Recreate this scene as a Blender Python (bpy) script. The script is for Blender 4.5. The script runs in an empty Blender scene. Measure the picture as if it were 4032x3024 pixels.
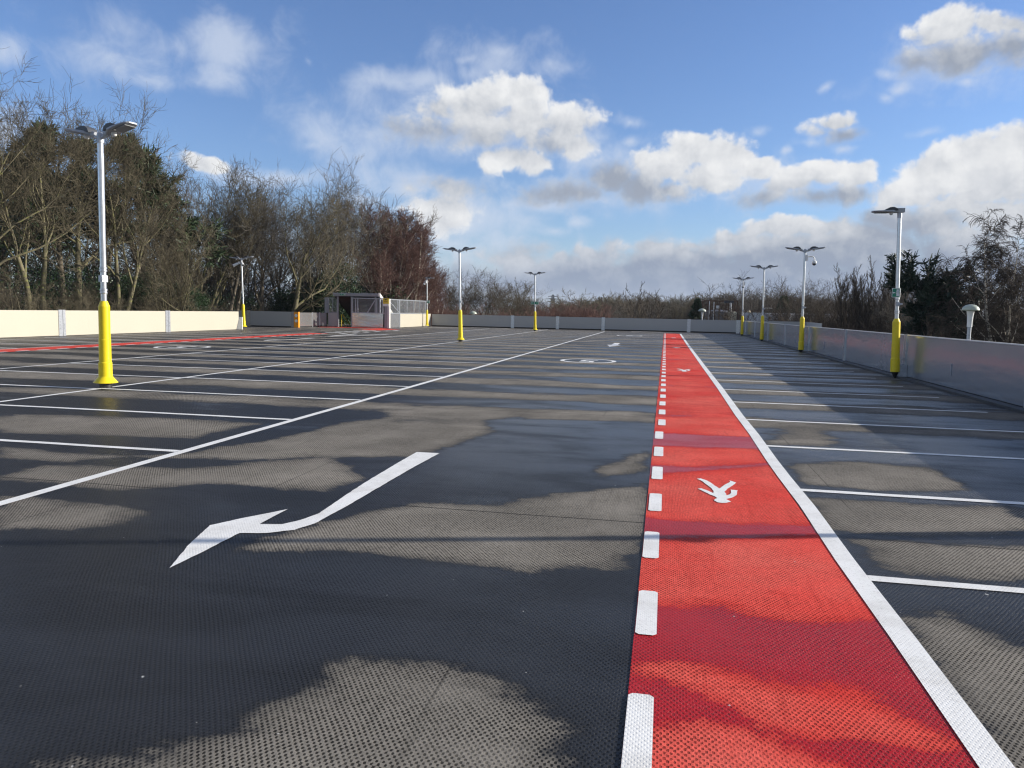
import bpy, math, random
import numpy as np
from math import sin, cos, pi, radians, sqrt
from mathutils import Matrix, Vector

random.seed(7)
S = bpy.context.scene
COL = S.collection
SUN_AZ, SUN_EL = radians(73.5), radians(17.9)     # azimuth from +Y towards +X
EXPO = 0.62

# ------------------------------------------------------------------ camera
EYE = np.array([0.0, 0.0, 1.58])
FO, PITCH, YAW, ROLL = 3030.0, radians(5.407), radians(-11.155), radians(1.125)
fwd = np.array([sin(YAW)*cos(PITCH), cos(YAW)*cos(PITCH), -sin(PITCH)])
r0 = np.array([cos(YAW), -sin(YAW), 0.0])
d0 = np.cross(fwd, r0)
rgt = cos(ROLL)*r0 - sin(ROLL)*d0
dwn = cos(ROLL)*d0 + sin(ROLL)*r0
cam = bpy.data.cameras.new('camera')
co = bpy.data.objects.new('camera', cam)
COL.objects.link(co)
up = -dwn
M = Matrix.Identity(4)
for i in range(3):
    M[i][0], M[i][1], M[i][2], M[i][3] = rgt[i], up[i], -fwd[i], EYE[i]
co.matrix_world = M
cam.sensor_width = 36
cam.lens = FO/4032*36
cam.clip_start = 0.05
cam.clip_end = 30000
S.camera = co


def ray(px, py):                       # picture measured at 2212 x 1659
    return (px*1.82278-2016)/FO*rgt + (py*1.82278-1512)/FO*dwn + fwd


def W(px, py, Y):                      # the point at depth Y seen there
    v = ray(px, py)
    return EYE + v*(Y/v[1])


def WX(px, Y):
    return float(W(px, 690, Y)[0])


# ------------------------------------------------------------------ node helpers
class NT:
    def __init__(s, tree):
        s.t = tree
        s.n = tree.nodes
        s.l = tree.links

    def node(s, typ, ins=None, **props):
        n = s.n.new(typ)
        for k, v in props.items():
            setattr(n, k, v)
        for k, v in (ins or {}).items():
            s.set(n.inputs[k], v)
        return n

    def set(s, sock, v):
        if isinstance(v, bpy.types.NodeSocket):
            s.l.new(v, sock)
        elif isinstance(v, (tuple, list)) and sock.type == 'RGBA' and len(v) == 3:
            sock.default_value = (*v, 1)
        else:
            sock.default_value = v

    def m(s, op, a, b=0.0, c=0.0, clamp=False):
        n = s.node('ShaderNodeMath', operation=op, use_clamp=clamp)
        s.set(n.inputs[0], a)
        s.set(n.inputs[1], b)
        s.set(n.inputs[2], c)
        return n.outputs[0]

    def v(s, op, a, b=(0, 0, 0), c=(0, 0, 0)):
        n = s.node('ShaderNodeVectorMath', operation=op)
        s.set(n.inputs[0], a)
        s.set(n.inputs[1], b)
        if op == 'MULTIPLY_ADD':
            s.set(n.inputs[2], c)
        return n.outputs['Value'] if op in ('LENGTH', 'DOT_PRODUCT') else n.outputs[0]

    def mix(s, f, a, b, blend='MIX'):
        n = s.node('ShaderNodeMix', data_type='RGBA', blend_type=blend)
        s.set(n.inputs[0], f)
        s.set(n.inputs[6], a)
        s.set(n.inputs[7], b)
        return n.outputs[2]

    def ramp(s, f, lo, hi, a=0.0, b=1.0, smooth=True):
        n = s.node('ShaderNodeMapRange', interpolation_type='SMOOTHSTEP' if smooth else 'LINEAR')
        s.set(n.inputs[0], f)
        n.inputs[1].default_value = lo
        n.inputs[2].default_value = hi
        n.inputs[3].default_value = a
        n.inputs[4].default_value = b
        return n.outputs[0]

    def noise(s, vec, scale, detail=4, rough=.55, dist=0.0, col=False, dims='3D'):
        n = s.node('ShaderNodeTexNoise', {'Vector': vec, 'Scale': scale, 'Detail': detail, 'Roughness': rough, 'Distortion': dist}, noise_dimensions=dims)
        return n.outputs['Color' if col else 'Fac']


def mat(name):
    m = bpy.data.materials.new(name)
    m.use_nodes = True
    t = NT(m.node_tree)
    b = m.node_tree.nodes['Principled BSDF']
    return m, t, b


def simple(name, col, rough=.6, metal=0.0, var=.12, scale=6.0, bump=0.0, bscale=60, spec=.5, coat=0.0):
    m, t, b = mat(name)
    tc = t.node('ShaderNodeTexCoord').outputs['Object']
    n = t.noise(tc, scale, 5, .6)
    f = t.ramp(n, .3, .7, 1-var, 1+var, False)
    c = t.v('MULTIPLY', tuple(col), (1, 1, 1))
    n2 = t.node('ShaderNodeVectorMath', operation='SCALE')
    t.set(n2.inputs[0], tuple(col))
    t.l.new(f, n2.inputs['Scale'])
    t.l.new(n2.outputs[0], b.inputs['Base Color'])
    b.inputs['Roughness'].default_value = rough
    b.inputs['Metallic'].default_value = metal
    b.inputs['Specular IOR Level'].default_value = spec
    b.inputs['Coat Weight'].default_value = coat
    if bump:
        bn = t.node('ShaderNodeBump', {'Height': t.noise(tc, bscale, 4, .6), 'Strength': bump, 'Distance': .01})
        t.l.new(bn.outputs[0], b.inputs['Normal'])
    return m


# ------------------------------------------------------------------ mesh helpers
class MB:
    def __init__(s):
        s.v = []
        s.f = []
        s.smooth = []

    def add(s, vs, fs, sm=False):
        o = len(s.v)
        s.v += [tuple(map(float, p)) for p in vs]
        s.f += [tuple(o+i for i in f) for f in fs]
        s.smooth += [sm]*len(fs)
        return s

    def box(s, x0, x1, y0, y1, z0, z1):
        vs = [(x, y, z) for z in (z0, z1) for y in (y0, y1) for x in (x0, x1)]
        return s.add(vs, [(0, 2, 3, 1), (4, 5, 7, 6), (0, 1, 5, 4), (2, 6, 7, 3), (0, 4, 6, 2), (1, 3, 7, 5)])

    def bar(s, a, b, w, h=None, upv=(0, 0, 1)):
        a, b = Vector(a), Vector(b)
        h = h or w
        d = (b-a).normalized()
        u = Vector(upv)
        if abs(d.dot(u)) > .95:
            u = Vector((1, 0, 0))
        x = d.cross(u).normalized()
        y = x.cross(d)
        vs = [p+x*sx*w/2+y*sy*h/2 for p in (a, b) for sx, sy in ((-1, -1), (1, -1), (1, 1), (-1, 1))]
        return s.add(vs, [(0, 1, 2, 3), (7, 6, 5, 4), (0, 4, 5, 1), (1, 5, 6, 2), (2, 6, 7, 3), (3, 7, 4, 0)])

    def tube(s, pts, r, k=12, cap=True):
        pts = [Vector(p) for p in pts]
        rs = r if isinstance(r, (list, tuple)) else [r]*len(pts)
        vs = []
        for i, p in enumerate(pts):
            d = (pts[min(i+1, len(pts)-1)]-pts[max(i-1, 0)]).normalized()
            u = Vector((0, 0, 1)) if abs(d.z) < .9 else Vector((1, 0, 0))
            x = d.cross(u).normalized()
            y = x.cross(d)
            vs += [p+(x*cos(2*pi*j/k)+y*sin(2*pi*j/k))*rs[i] for j in range(k)]
        n = len(pts)
        fs = [(i*k+j, i*k+(j+1) % k, (i+1)*k+(j+1) % k, (i+1)*k+j) for i in range(n-1) for j in range(k)]
        s.add(vs, fs, True)
        if cap:
            s.add(vs[:k], [tuple(range(k-1, -1, -1))])
            s.add(vs[-k:], [tuple(range(k))])
        return s

    def lathe(s, prof, k=20, c=(0, 0), cap=True):
        return s.tube_prof(prof, k, c, cap)

    def tube_prof(s, prof, k, c, cap):
        vs = [(c[0]+r*cos(2*pi*j/k), c[1]+r*sin(2*pi*j/k), z) for r, z in prof for j in range(k)]
        for i in range(len(prof)-1):
            a = vs[i*k:(i+2)*k]
            s.add(a, [(j, (j+1) % k, k+(j+1) % k, k+j) for j in range(k)], True)
        if cap:
            s.add(vs[:k], [tuple(range(k-1, -1, -1))])
            s.add(vs[-k:], [tuple(range(k))])
        return s

    def poly(s, pts, z0, z1):
        n = len(pts)
        vs = [(x, y, z0) for x, y in pts]+[(x, y, z1) for x, y in pts]
        s.add(vs, [tuple(range(n, 2*n))]+[(i, (i+1) % n, n+(i+1) % n, n+i) for i in range(n)])
        return s

    def sheet(s, pts, z):
        return s.add([(x, y, z) for x, y in pts], [tuple(range(len(pts)))])

    def build(s, name, m, parent=None):
        me = bpy.data.meshes.new(name)
        me.from_pydata(s.v, [], s.f)
        me.polygons.foreach_set('use_smooth', s.smooth)
        me.materials.append(m)
        me.update()
        o = bpy.data.objects.new(name, me)
        COL.objects.link(o)
        if parent:
            o.parent = parent
        return o


def np_mesh(name, verts, faces, m, parent=None, smooth=True):
    """faces: (N,k) int array, all of one size"""
    me = bpy.data.meshes.new(name)
    n, k = faces.shape
    me.vertices.add(len(verts))
    me.vertices.foreach_set('co', np.asarray(verts, np.float32).ravel())
    me.loops.add(n*k)
    me.loops.foreach_set('vertex_index', np.asarray(faces, np.int32).ravel())
    me.polygons.add(n)
    me.polygons.foreach_set('loop_start', np.arange(0, n*k, k, dtype=np.int32))
    me.polygons.foreach_set('use_smooth', np.full(n, smooth))
    me.materials.append(m)
    me.update(calc_edges=True)
    o = bpy.data.objects.new(name, me)
    COL.objects.link(o)
    if parent:
        o.parent = parent
    return o


def tag(o, label=None, cat=None, group=None, kind=None):
    if label:
        o['label'] = label
    if cat:
        o['category'] = cat
    if group:
        o['group'] = group
    if kind:
        o['kind'] = kind
    return o


def empty(name, loc=(0, 0, 0), label=None, cat=None, group=None):
    o = bpy.data.objects.new(name, None)
    o.empty_display_size = .2
    COL.objects.link(o)
    o.location = loc
    return tag(o, label, cat, group)


def dup(root, loc, rotz=0, sc=1, label=None, group=None):
    r = root.copy()
    COL.objects.link(r)
    r.location = loc
    r.rotation_euler = (0, 0, rotz)
    r.scale = sc if isinstance(sc, tuple) else (sc, sc, sc)
    if label:
        r['label'] = label
    if group:
        r['group'] = group
    for ch in list(root.children):
        c = ch.copy()
        COL.objects.link(c)
        c.parent = r
        for g in list(ch.children):
            d = g.copy()
            COL.objects.link(d)
            d.parent = c
    return r


# ------------------------------------------------------------------ materials
def fresh_wet_nodes(t, dry_a, dry_b, wet_c, amp, thr, bands, pit_dark=.07, red=False):
    """dimpled coating, wet and dry; returns nothing, wires the Principled node"""
    b = t.n['Principled BSDF']
    tc = t.node('ShaderNodeTexCoord').outputs['Object']
    at = t.node('ShaderNodeAttribute', attribute_name='wet_shape')
    shape = at.outputs['Fac']
    sx = t.node('ShaderNodeSeparateXYZ', {0: tc})
    X, Y = sx.outputs[0], sx.outputs[1]
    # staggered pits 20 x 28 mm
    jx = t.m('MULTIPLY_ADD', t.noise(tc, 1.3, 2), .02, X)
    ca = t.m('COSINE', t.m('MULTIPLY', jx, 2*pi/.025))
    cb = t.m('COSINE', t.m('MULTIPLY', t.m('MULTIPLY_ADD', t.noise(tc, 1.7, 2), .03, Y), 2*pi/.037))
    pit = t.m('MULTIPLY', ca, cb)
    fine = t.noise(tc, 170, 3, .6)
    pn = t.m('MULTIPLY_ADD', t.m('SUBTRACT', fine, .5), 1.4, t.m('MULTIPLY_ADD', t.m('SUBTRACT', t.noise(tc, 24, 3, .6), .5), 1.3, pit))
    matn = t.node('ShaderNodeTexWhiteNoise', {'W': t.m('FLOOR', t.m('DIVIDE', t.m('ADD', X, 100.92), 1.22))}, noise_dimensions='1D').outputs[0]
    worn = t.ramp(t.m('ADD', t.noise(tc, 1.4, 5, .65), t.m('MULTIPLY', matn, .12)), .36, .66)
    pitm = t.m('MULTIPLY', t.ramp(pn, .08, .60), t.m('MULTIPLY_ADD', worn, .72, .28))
    # wet field
    st = t.v('MULTIPLY', tc, (.30, .9, 1))
    n1 = t.noise(st, 1.0, 7, .58, .6)
    n2 = t.noise(t.v('MULTIPLY', tc, (.9, 2.2, 1)), 1.6, 6, .6, .3)
    n3 = t.noise(tc, 14, 5, .7)
    nn = t.m('ADD', t.m('MULTIPLY', t.m('SUBTRACT', n1, .5), amp), t.m('MULTIPLY', t.m('SUBTRACT', n2, .5), amp*.8))
    nn = t.m('ADD', nn, t.m('MULTIPLY', t.m('SUBTRACT', n3, .5), .75))
    nn = t.m('SUBTRACT', nn, t.m('MULTIPLY', pitm, -.18))
    yy = t.m('MULTIPLY_ADD', t.m('SUBTRACT', n1, .5), 1.6, Y)
    band = t.m('MULTIPLY', t.m('SINE', t.m('MULTIPLY_ADD', yy, 2*pi/2.53, .8)), bands)
    far = t.ramp(Y, 8.5, 12.0)
    bandf = t.m('MULTIPLY', band, far)
    field = t.m('ADD', t.m('ADD', shape, nn), bandf)
    wet = t.ramp(field, thr-.12, thr+.17)
    damp = t.ramp(field, thr-.6, thr+.05)
    # standing film in the wettest middle
    lane = t.m('MULTIPLY_ADD', t.ramp(X, -5.5, -1.2), .23, 0.0)
    film = t.m('MULTIPLY', t.ramp(t.m('ADD', t.noise(t.v('MULTIPLY', tc, (.45, 1.1, 1)), 1.1, 5, .62, .4), lane), .54, .84), t.m('MULTIPLY', t.ramp(field, thr+.05, thr+.45), t.ramp(Y, 5.5, 10.5, .22, 1.0)))
    big = t.noise(tc, .55, 5, .6)
    grain = t.noise(tc, 55, 4, .7)
    dry = t.mix(t.ramp(big, .3, .72), dry_a, dry_b)
    dry = t.mix(.35, dry, t.mix(t.ramp(grain, .35, .65), (.25, .25, .25), (1, 1, 1)), 'MULTIPLY')
    streak = t.noise(t.v('MULTIPLY', tc, (8, .5, 1)), 2.0, 3, .6)
    dry = t.mix(t.ramp(streak, .55, .75, 0, .35), dry, tuple(c*.55 for c in dry_a))
    dampc = t.mix(t.m('MULTIPLY', damp, .42), dry, wet_c)
    colr = t.mix(wet, dampc, wet_c)
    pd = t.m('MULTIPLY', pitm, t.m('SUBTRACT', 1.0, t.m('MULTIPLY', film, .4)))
    col = t.mix(t.m('MULTIPLY', pd, .88 if not red else .62), colr, tuple(c*pit_dark for c in (wet_c if not red else (.30, .012, .015))))  # low-sun shade in the pits put into the colour, with dirt and wet
    # slab joints
    for yj in (5.85, 11.95, 18.1, 24.3, 30.4, 36.5, 42.6, 48.7, 54.8, 60.9):
        pass
    jt = t.m('ABSOLUTE', t.m('SUBTRACT', t.m('FRACT', t.m('DIVIDE', t.m('ADD', t.m('MULTIPLY_ADD', t.noise(tc, .7, 2), .05, Y), 9.42), 6.1)), .5))
    jl = t.ramp(jt, .0008, .0022, 1, 0)
    jt2 = t.m('ABSOLUTE', t.m('SUBTRACT', t.m('FRACT', t.m('DIVIDE', t.m('ADD', X, 100.31), 1.22)), .5))
    jl2 = t.m('MULTIPLY', t.ramp(jt2, .002, .006, 1, 0), t.m('MULTIPLY', t.ramp(t.noise(t.v('MULTIPLY', tc, (.8, .35, 1)), .9, 2), .45, .6), .7))
    j = t.m('MAXIMUM', jl, jl2)
    if not red:
        col = t.mix(t.m('MULTIPLY', j, .85), col, (.012, .012, .013))
    spk = t.ramp(t.noise(tc, 21, 1, .4), .815, .83)
    col = t.mix(t.m('MULTIPLY', spk, .8), col, (.62, .61, .58))
    t.l.new(col, b.inputs['Base Color'])
    rough = t.m('ADD', t.m('MULTIPLY', wet, -.46 if not red else -.46), .82)
    rough = t.m('SUBTRACT', rough, t.m('MULTIPLY', film, .06))
    t.l.new(rough, b.inputs['Roughness'])
    b.inputs['Specular IOR Level'].default_value = .5
    t.l.new(t.m('ADD', t.ramp(wet, 0, 1, .08, .075 if not red else .14), t.m('MULTIPLY', film, .50 if not red else .25)), b.inputs['Specular IOR Level'])
    hgt = t.m('ADD', t.m('MULTIPLY', pitm, -1.0), t.m('MULTIPLY', grain, .35))
    hgt = t.m('MULTIPLY', hgt, t.m('SUBTRACT', 1.0, t.m('MULTIPLY', film, .30)))
    bn = t.node('ShaderNodeBump', {'Height': hgt, 'Strength': 1.0, 'Distance': .008})
    t.l.new(bn.outputs[0], b.inputs['Normal'])


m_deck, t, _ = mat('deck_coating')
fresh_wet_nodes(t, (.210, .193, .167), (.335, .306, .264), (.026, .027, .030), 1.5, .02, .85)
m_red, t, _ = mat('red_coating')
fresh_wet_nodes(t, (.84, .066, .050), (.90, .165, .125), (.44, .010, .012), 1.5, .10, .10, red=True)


def paint_mat():
    m, t, b = mat('white_paint')
    tc = t.node('ShaderNodeTexCoord').outputs['Object']
    n = t.noise(tc, 3.0, 6, .65)
    g = t.noise(tc, 70, 4, .7)
    c = t.mix(t.ramp(n, .35, .75), (.86, .86, .84), (.70, .69, .66))
    c = t.mix(t.ramp(g, .52, .72, 0, .6), c, (.36, .35, .34))
    t.l.new(c, b.inputs['Base Color'])
    b.inputs['Roughness'].default_value = .65
    sx = t.node('ShaderNodeSeparateXYZ', {0: tc})
    pit = t.m('MULTIPLY', t.m('COSINE', t.m('MULTIPLY', sx.outputs[0], 2*pi/.021)), t.m('COSINE', t.m('MULTIPLY', sx.outputs[1], 2*pi/.030)))
    h = t.m('ADD', t.m('MULTIPLY', t.ramp(pit, .2, .8), -.6), t.m('MULTIPLY', g, .6))
    bn = t.node('ShaderNodeBump', {'Height': h, 'Strength': .35, 'Distance': .004})
    t.l.new(bn.outputs[0], b.inputs['Normal'])
    return m


m_paint = paint_mat()


def panel_mat(name, col, rough, wave, metal=0.0, spec=.5):
    m, t, b = mat(name)
    tc = t.node('ShaderNodeTexCoord').outputs['Object']
    n = t.noise(t.v('MULTIPLY', tc, (.6, .6, 2.0)), 1.1, 3, .5)
    d = t.noise(tc, 9, 5, .65)
    c = t.mix(t.ramp(d, .45, .8, 0, .14), tuple(col), tuple(x*.72 for x in col))
    # faint run-off streaks
    st = t.noise(t.v('MULTIPLY', tc, (5, 5, .25)), 2.2, 4, .6)
    c = t.mix(t.ramp(st, .55, .8, 0, .12), c, tuple(x*.6 for x in col))
    t.l.new(c, b.inputs['Base Color'])
    b.inputs['Roughness'].default_value = rough
    b.inputs['Metallic'].default_value = metal
    b.inputs['Specular IOR Level'].default_value = spec
    bn = t.node('ShaderNodeBump', {'Height': n, 'Strength': 1.0, 'Distance': wave})
    t.l.new(bn.outputs[0], b.inputs['Normal'])
    return m


m_cream = panel_mat('cream_coated_panel', (.44, .412, .335), .42, .004)
m_grey = panel_mat('grey_coated_panel', (.41, .43, .465), .17, .010, metal=.55, spec=.6)
m_farpanel = panel_mat('pale_coated_panel', (.42, .42, .41), .4, .01)
m_steel = panel_mat('polished_steel', (.60, .60, .60), .26, .02, metal=.85)
m_galv = simple('galvanised_steel', (.60, .62, .65), .34, .85, .18, 18)
m_galvdull = simple('dull_galvanised_steel', (.42, .45, .49), .5, .5, .2, 12)
m_pole = simple('pole_steel', (.66, .68, .70), .30, .85, .1, 14)
m_yellow = simple('yellow_plastic', (.80, .62, .012), .38, 0, .06, 5, coat=.15)
m_black = simple('black_rubber', (.018, .018, .02), .5, 0, .1)
m_head = simple('lamp_grey', (.34, .36, .39), .45, .2, .06)
m_dark = simple('dark_slate_plastic', (.05, .055, .065), .45, 0, .1)
m_glass = simple('dark_glass', (.03, .035, .04), .08, 0, .05)
m_led = simple('lamp_lens', (.20, .21, .22), .15, 0, .1)
m_white = simple('white_plastic', (.78, .79, .78), .4, 0, .04)
m_orange = simple('orange_panel', (.85, .33, .015), .5, 0, .06)
m_signyel = simple('yellow_sign', (.72, .56, .03), .5, 0, .04)
m_green = simple('green_sign', (.012, .22, .12), .4, 0, .04)
m_signwhite = simple('sign_white', (.80, .82, .80), .45, 0, .03)
m_kerb = simple('dark_kerb', (.055, .057, .06), .55, 0, .3, 3, .3)
m_gap = simple('black_gap', (.006, .006, .007), .8)
m_conc = simple('concrete', (.30, .29, .27), .85, 0, .2, 1.2, .3, 25)
m_frame = simple('grey_painted_steel', (.30, .315, .34), .45, .2, .1)
m_roof = simple('roof_sheet', (.22, .235, .26), .4, .3, .12, 3)
m_fascia = simple('white_trim', (.74, .73, .69), .45, 0, .05)
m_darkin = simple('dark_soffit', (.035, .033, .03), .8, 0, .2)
m_mesh = simple('galvanised_wire', (.50, .52, .54), .4, .6, .1)
m_tank = simple('tank_cladding', (.15, .152, .16), .5, .3, .35, 1.5)
m_tankc = simple('cream_cladding', (.62, .55, .38), .55, 0, .2, 1.5)
m_rust = simple('rusty_steel', (.10, .055, .035), .8, 0, .4, 3)
m_trailer = simple('white_body', (.62, .63, .63), .45, 0, .1)
m_mush = simple('pale_green_glassfibre', (.42, .46, .38), .4, 0, .08)
m_pylon = simple('pylon_steel', (.09, .10, .12), .6, .3, .1)
m_stair = simple('stair_tread', (.10, .10, .11), .7, 0, .2)
m_asph = simple('yard_asphalt', (.06, .06, .062), .9, 0, .3, .6)


def bark(name, a, b2, sc=3.0, patch=None):
    m, t, b = mat(name)
    tc = t.node('ShaderNodeTexCoord').outputs['Object']
    n = t.noise(t.v('MULTIPLY', tc, (1, 1, .35)), sc, 6, .65)
    c = t.mix(t.ramp(n, .35, .68), a, b2)
    if patch:
        n2 = t.noise(t.v('MULTIPLY', tc, (1, 1, 2.5)), 2.4, 5, .7)
        c = t.mix(t.ramp(n2, .52, .60), c, patch)
    t.l.new(c, b.inputs['Base Color'])
    b.inputs['Roughness'].default_value = .9
    b.inputs['Specular IOR Level'].default_value = .15
    return m


m_bark = bark('mossy_bark', (.085, .076, .054), (.20, .178, .110), 2.2, (.15, .152, .06))
m_bark2 = bark('brown_bark', (.075, .064, .050), (.18, .152, .115))
m_twig_olive = bark('olive_twigs', (.088, .076, .052), (.145, .126, .085), .35)
m_twig_brown = bark('brown_twigs', (.074, .061, .047), (.125, .103, .078), .35)
m_twig_red = bark('reddish_twigs', (.105, .060, .052), (.165, .098, .082), .35)
m_twig_grey = bark('grey_twigs', (.090, .082, .072), (.155, .140, .118), .35)
m_twig_dark = bark('dark_twigs', (.055, .046, .040), (.095, .078, .064), .35)
m_birch = bark('birch_bark', (.62, .57, .48), (.50, .45, .37), 4, (.09, .075, .065))


def leaf(name, a, b2, rough=.5, trans=.15):
    m, t, b = mat(name)
    tc = t.node('ShaderNodeTexCoord').outputs['Object']
    n = t.noise(tc, .9, 4, .6)
    g = t.node('ShaderNodeNewGeometry').outputs['Random Per Island']
    f = t.m('MULTIPLY_ADD', g, .45, t.m('MULTIPLY', t.ramp(n, .3, .7), .55))
    t.l.new(t.mix(f, a, b2), b.inputs['Base Color'])
    b.inputs['Roughness'].default_value = rough
    b.inputs['Specular IOR Level'].default_value = .35
    return m


m_pine = leaf('pine_needles', (.022, .042, .020), (.060, .090, .036))
m_pine2 = leaf('dark_pine_needles', (.010, .024, .016), (.026, .052, .032))
m_holly = leaf('holly_leaves', (.012, .030, .010), (.030, .066, .022), .45)
m_ivy = leaf('ivy_leaves', (.008, .016, .007), (.022, .036, .014), .6)
m_conifer = leaf('conifer_foliage', (.020, .045, .022), (.050, .085, .040), .6)


def grass_mat():
    m, t, b = mat('rough_grass')
    tc = t.node('ShaderNodeTexCoord').outputs['Object']
    n = t.noise(tc, .15, 8, .7)
    c = t.mix(t.ramp(n, .35, .65), (.045, .060, .022), (.090, .085, .045))
    t.l.new(c, b.inputs['Base Color'])
    b.inputs['Roughness'].default_value = .95
    return m


m_grass = grass_mat()
m_hill = simple('moor_grass', (.075, .075, .055), .95, 0, .3, .002)

# ------------------------------------------------------------------ deck
DRY = [[(-2.07, 2.12), (-1.71, 2.29), (-1.55, 2.45), (-1.45, 2.68), (-1.35, 2.81), (-1.34, 3.09), (-1.23, 3.11), (-0.92, 3.15), (-0.63, 3.07), (-0.46, 2.91), (-0.33, 2.83), (-0.36, 2.69), (-0.36, 1.6), (-2.4, 1.6)], [(-2.76, 4.35), (-2.66, 4.69), (-2.43, 5.06), (-2.27, 5.55), (-1.95, 5.94), (-1.27, 6.05), (-0.72, 6.54), (-0.12, 7.18), (-0.1, 5.21), (-0.25, 4.75), (-0.82, 4.5), (-1.0, 4.52), (-1.81, 4.57), (-2.3, 4.52)], [(-4.52, 4.47), (-5.22, 5.18), (-4.69, 5.17), (-4.12, 5.18), (-3.76, 4.93), (-4.06, 4.6)], [(-5.84, 5.81), (-5.85, 6.35), (-4.54, 6.63), (-3.47, 7.45), (-3.01, 7.09), (-2.68, 6.64), (-2.85, 6.11), (-3.93, 6.08), (-4.51, 5.63)], [(-5.55, 6.95), (-4.91, 7.34), (-4.6, 8.14), (-4.35, 9.35), (-4.05, 11.17), (-2.7, 11.95), (-2.32, 11.23), (-2.22, 9.85), (-2.59, 7.86), (-3.52, 7.57), (-4.35, 7.13)], [(-2.01, 11.08), (-1.3, 12.15), (-0.17, 14.04), (-0.11, 12.29), (-0.88, 11.47)], [(-0.68, 7.79), (-0.14, 8.91), (-0.14, 7.72), (-0.55, 7.37)], [(-8.74, 8.74), (-8.25, 9.15), (-6.73, 9.44), (-5.34, 9.45), (-5.48, 8.2), (-6.69, 7.98), (-7.81, 7.8)], [(-7.06, 7.04), (-6.22, 7.01), (-5.42, 6.99), (-5.73, 6.51), (-6.54, 6.51)], [(1.26, 7.02), (2.25, 7.04), (3.03, 7.1), (4.5, 7.0), (4.2, 6.3), (2.67, 6.23), (1.92, 5.97), (1.44, 5.96), (1.27, 6.04)], [(1.4, 5.77), (2.54, 5.91), (3.6, 5.8), (2.23, 5.14), (1.65, 5.08), (1.4, 5.15)], [(1.31, 4.25), (1.53, 4.37), (1.77, 4.02), (2.3, 3.6), (2.0, 2.4), (1.2, 2.4), (1.25, 3.2), (1.27, 3.65)], [(1.35, 8.66), (2.14, 9.03), (2.79, 8.83), (2.86, 7.75), (1.98, 7.46), (1.35, 7.51)], [(1.3, 10.81), (2.04, 11.27), (2.5, 10.6), (1.98, 10.0), (1.32, 9.93)], [(1.22, 13.37), (2.14, 14.04), (2.48, 12.64), (1.36, 12.52)]]
RDRY = [[(-0.2, 2.6), (0.01, 2.85), (0.22, 2.96), (0.36, 2.93), (0.49, 2.82), (0.64, 2.76), (0.71, 2.73), (0.9, 1.5), (-0.2, 1.5)], [(-0.07, 3.4), (0.06, 3.48), (0.3, 3.4), (0.57, 3.36), (0.87, 3.36), (1.0, 3.18), (1.11, 3.0), (1.0, 2.94), (0.77, 2.98), (0.61, 2.91), (0.5, 2.98), (0.42, 3.03), (0.29, 3.14), (0.06, 3.28), (-0.07, 3.31)], [(-0.2, 5.31), (0.58, 5.55), (1.2, 5.78), (1.22, 4.65), (1.11, 4.27), (0.93, 4.19), (0.84, 4.11), (0.54, 4.1), (0.36, 4.21), (-0.2, 4.18)], [(-0.2, 7.49), (1.28, 8.51), (1.3, 6.17), (0.62, 6.0), (-0.2, 6.01)], [(-0.2, 9.24), (1.15, 9.48), (1.3, 8.64), (0.35, 8.1), (-0.2, 8.08)], [(-0.2, 12.0), (1.19, 12.19), (1.26, 10.39), (-0.2, 10.35)]]


def sdist(px, py, poly):
    """signed distance, negative inside"""
    d = np.full(px.shape, 1e9)
    ins = np.zeros(px.shape, bool)
    n = len(poly)
    for i in range(n):
        ax, ay = poly[i]
        bx, by = poly[(i+1) % n]
        ex, ey = bx-ax, by-ay
        tt = np.clip(((px-ax)*ex+(py-ay)*ey)/(ex*ex+ey*ey+1e-12), 0, 1)
        d = np.minimum(d, np.hypot(px-ax-tt*ex, py-ay-tt*ey))
        c = ((ay > py) != (by > py)) & (px < (bx-ax)*(py-ay)/(by-ay+1e-12)+ax)
        ins ^= c
    return np.where(ins, -d, d)


def surface(name, xs, ys, z, m, polys, y0, y1, far_value, scale=.28, near_value=1.0):
    gx, gy = np.meshgrid(xs, ys)
    nx, ny = len(xs), len(ys)
    v = np.stack([gx.ravel(), gy.ravel(), np.full(gx.size, z)], 1)
    i = np.arange((ny-1)*(nx-1))
    r, c = i//(nx-1), i % (nx-1)
    a = r*nx+c
    f = np.stack([a, a+1, a+nx+1, a+nx], 1)
    o = np_mesh(name, v, f, m, smooth=False)
    px, py = v[:, 0], v[:, 1]
    sh = np.full(px.shape, near_value)
    msk = py < y1+1
    for p in polys:
        sh[msk] = np.minimum(sh[msk], np.clip(sdist(px[msk], py[msk], p)/scale, -1, near_value))
    w = np.clip((y1-py)/(y1-y0), 0, 1)
    sh = sh*w*.95+far_value*(1-w)
    at = o.data.attributes.new('wet_shape', 'FLOAT', 'POINT')
    at.data.foreach_set('value', sh.astype(np.float32))
    return tag(o, kind='structure')


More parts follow.
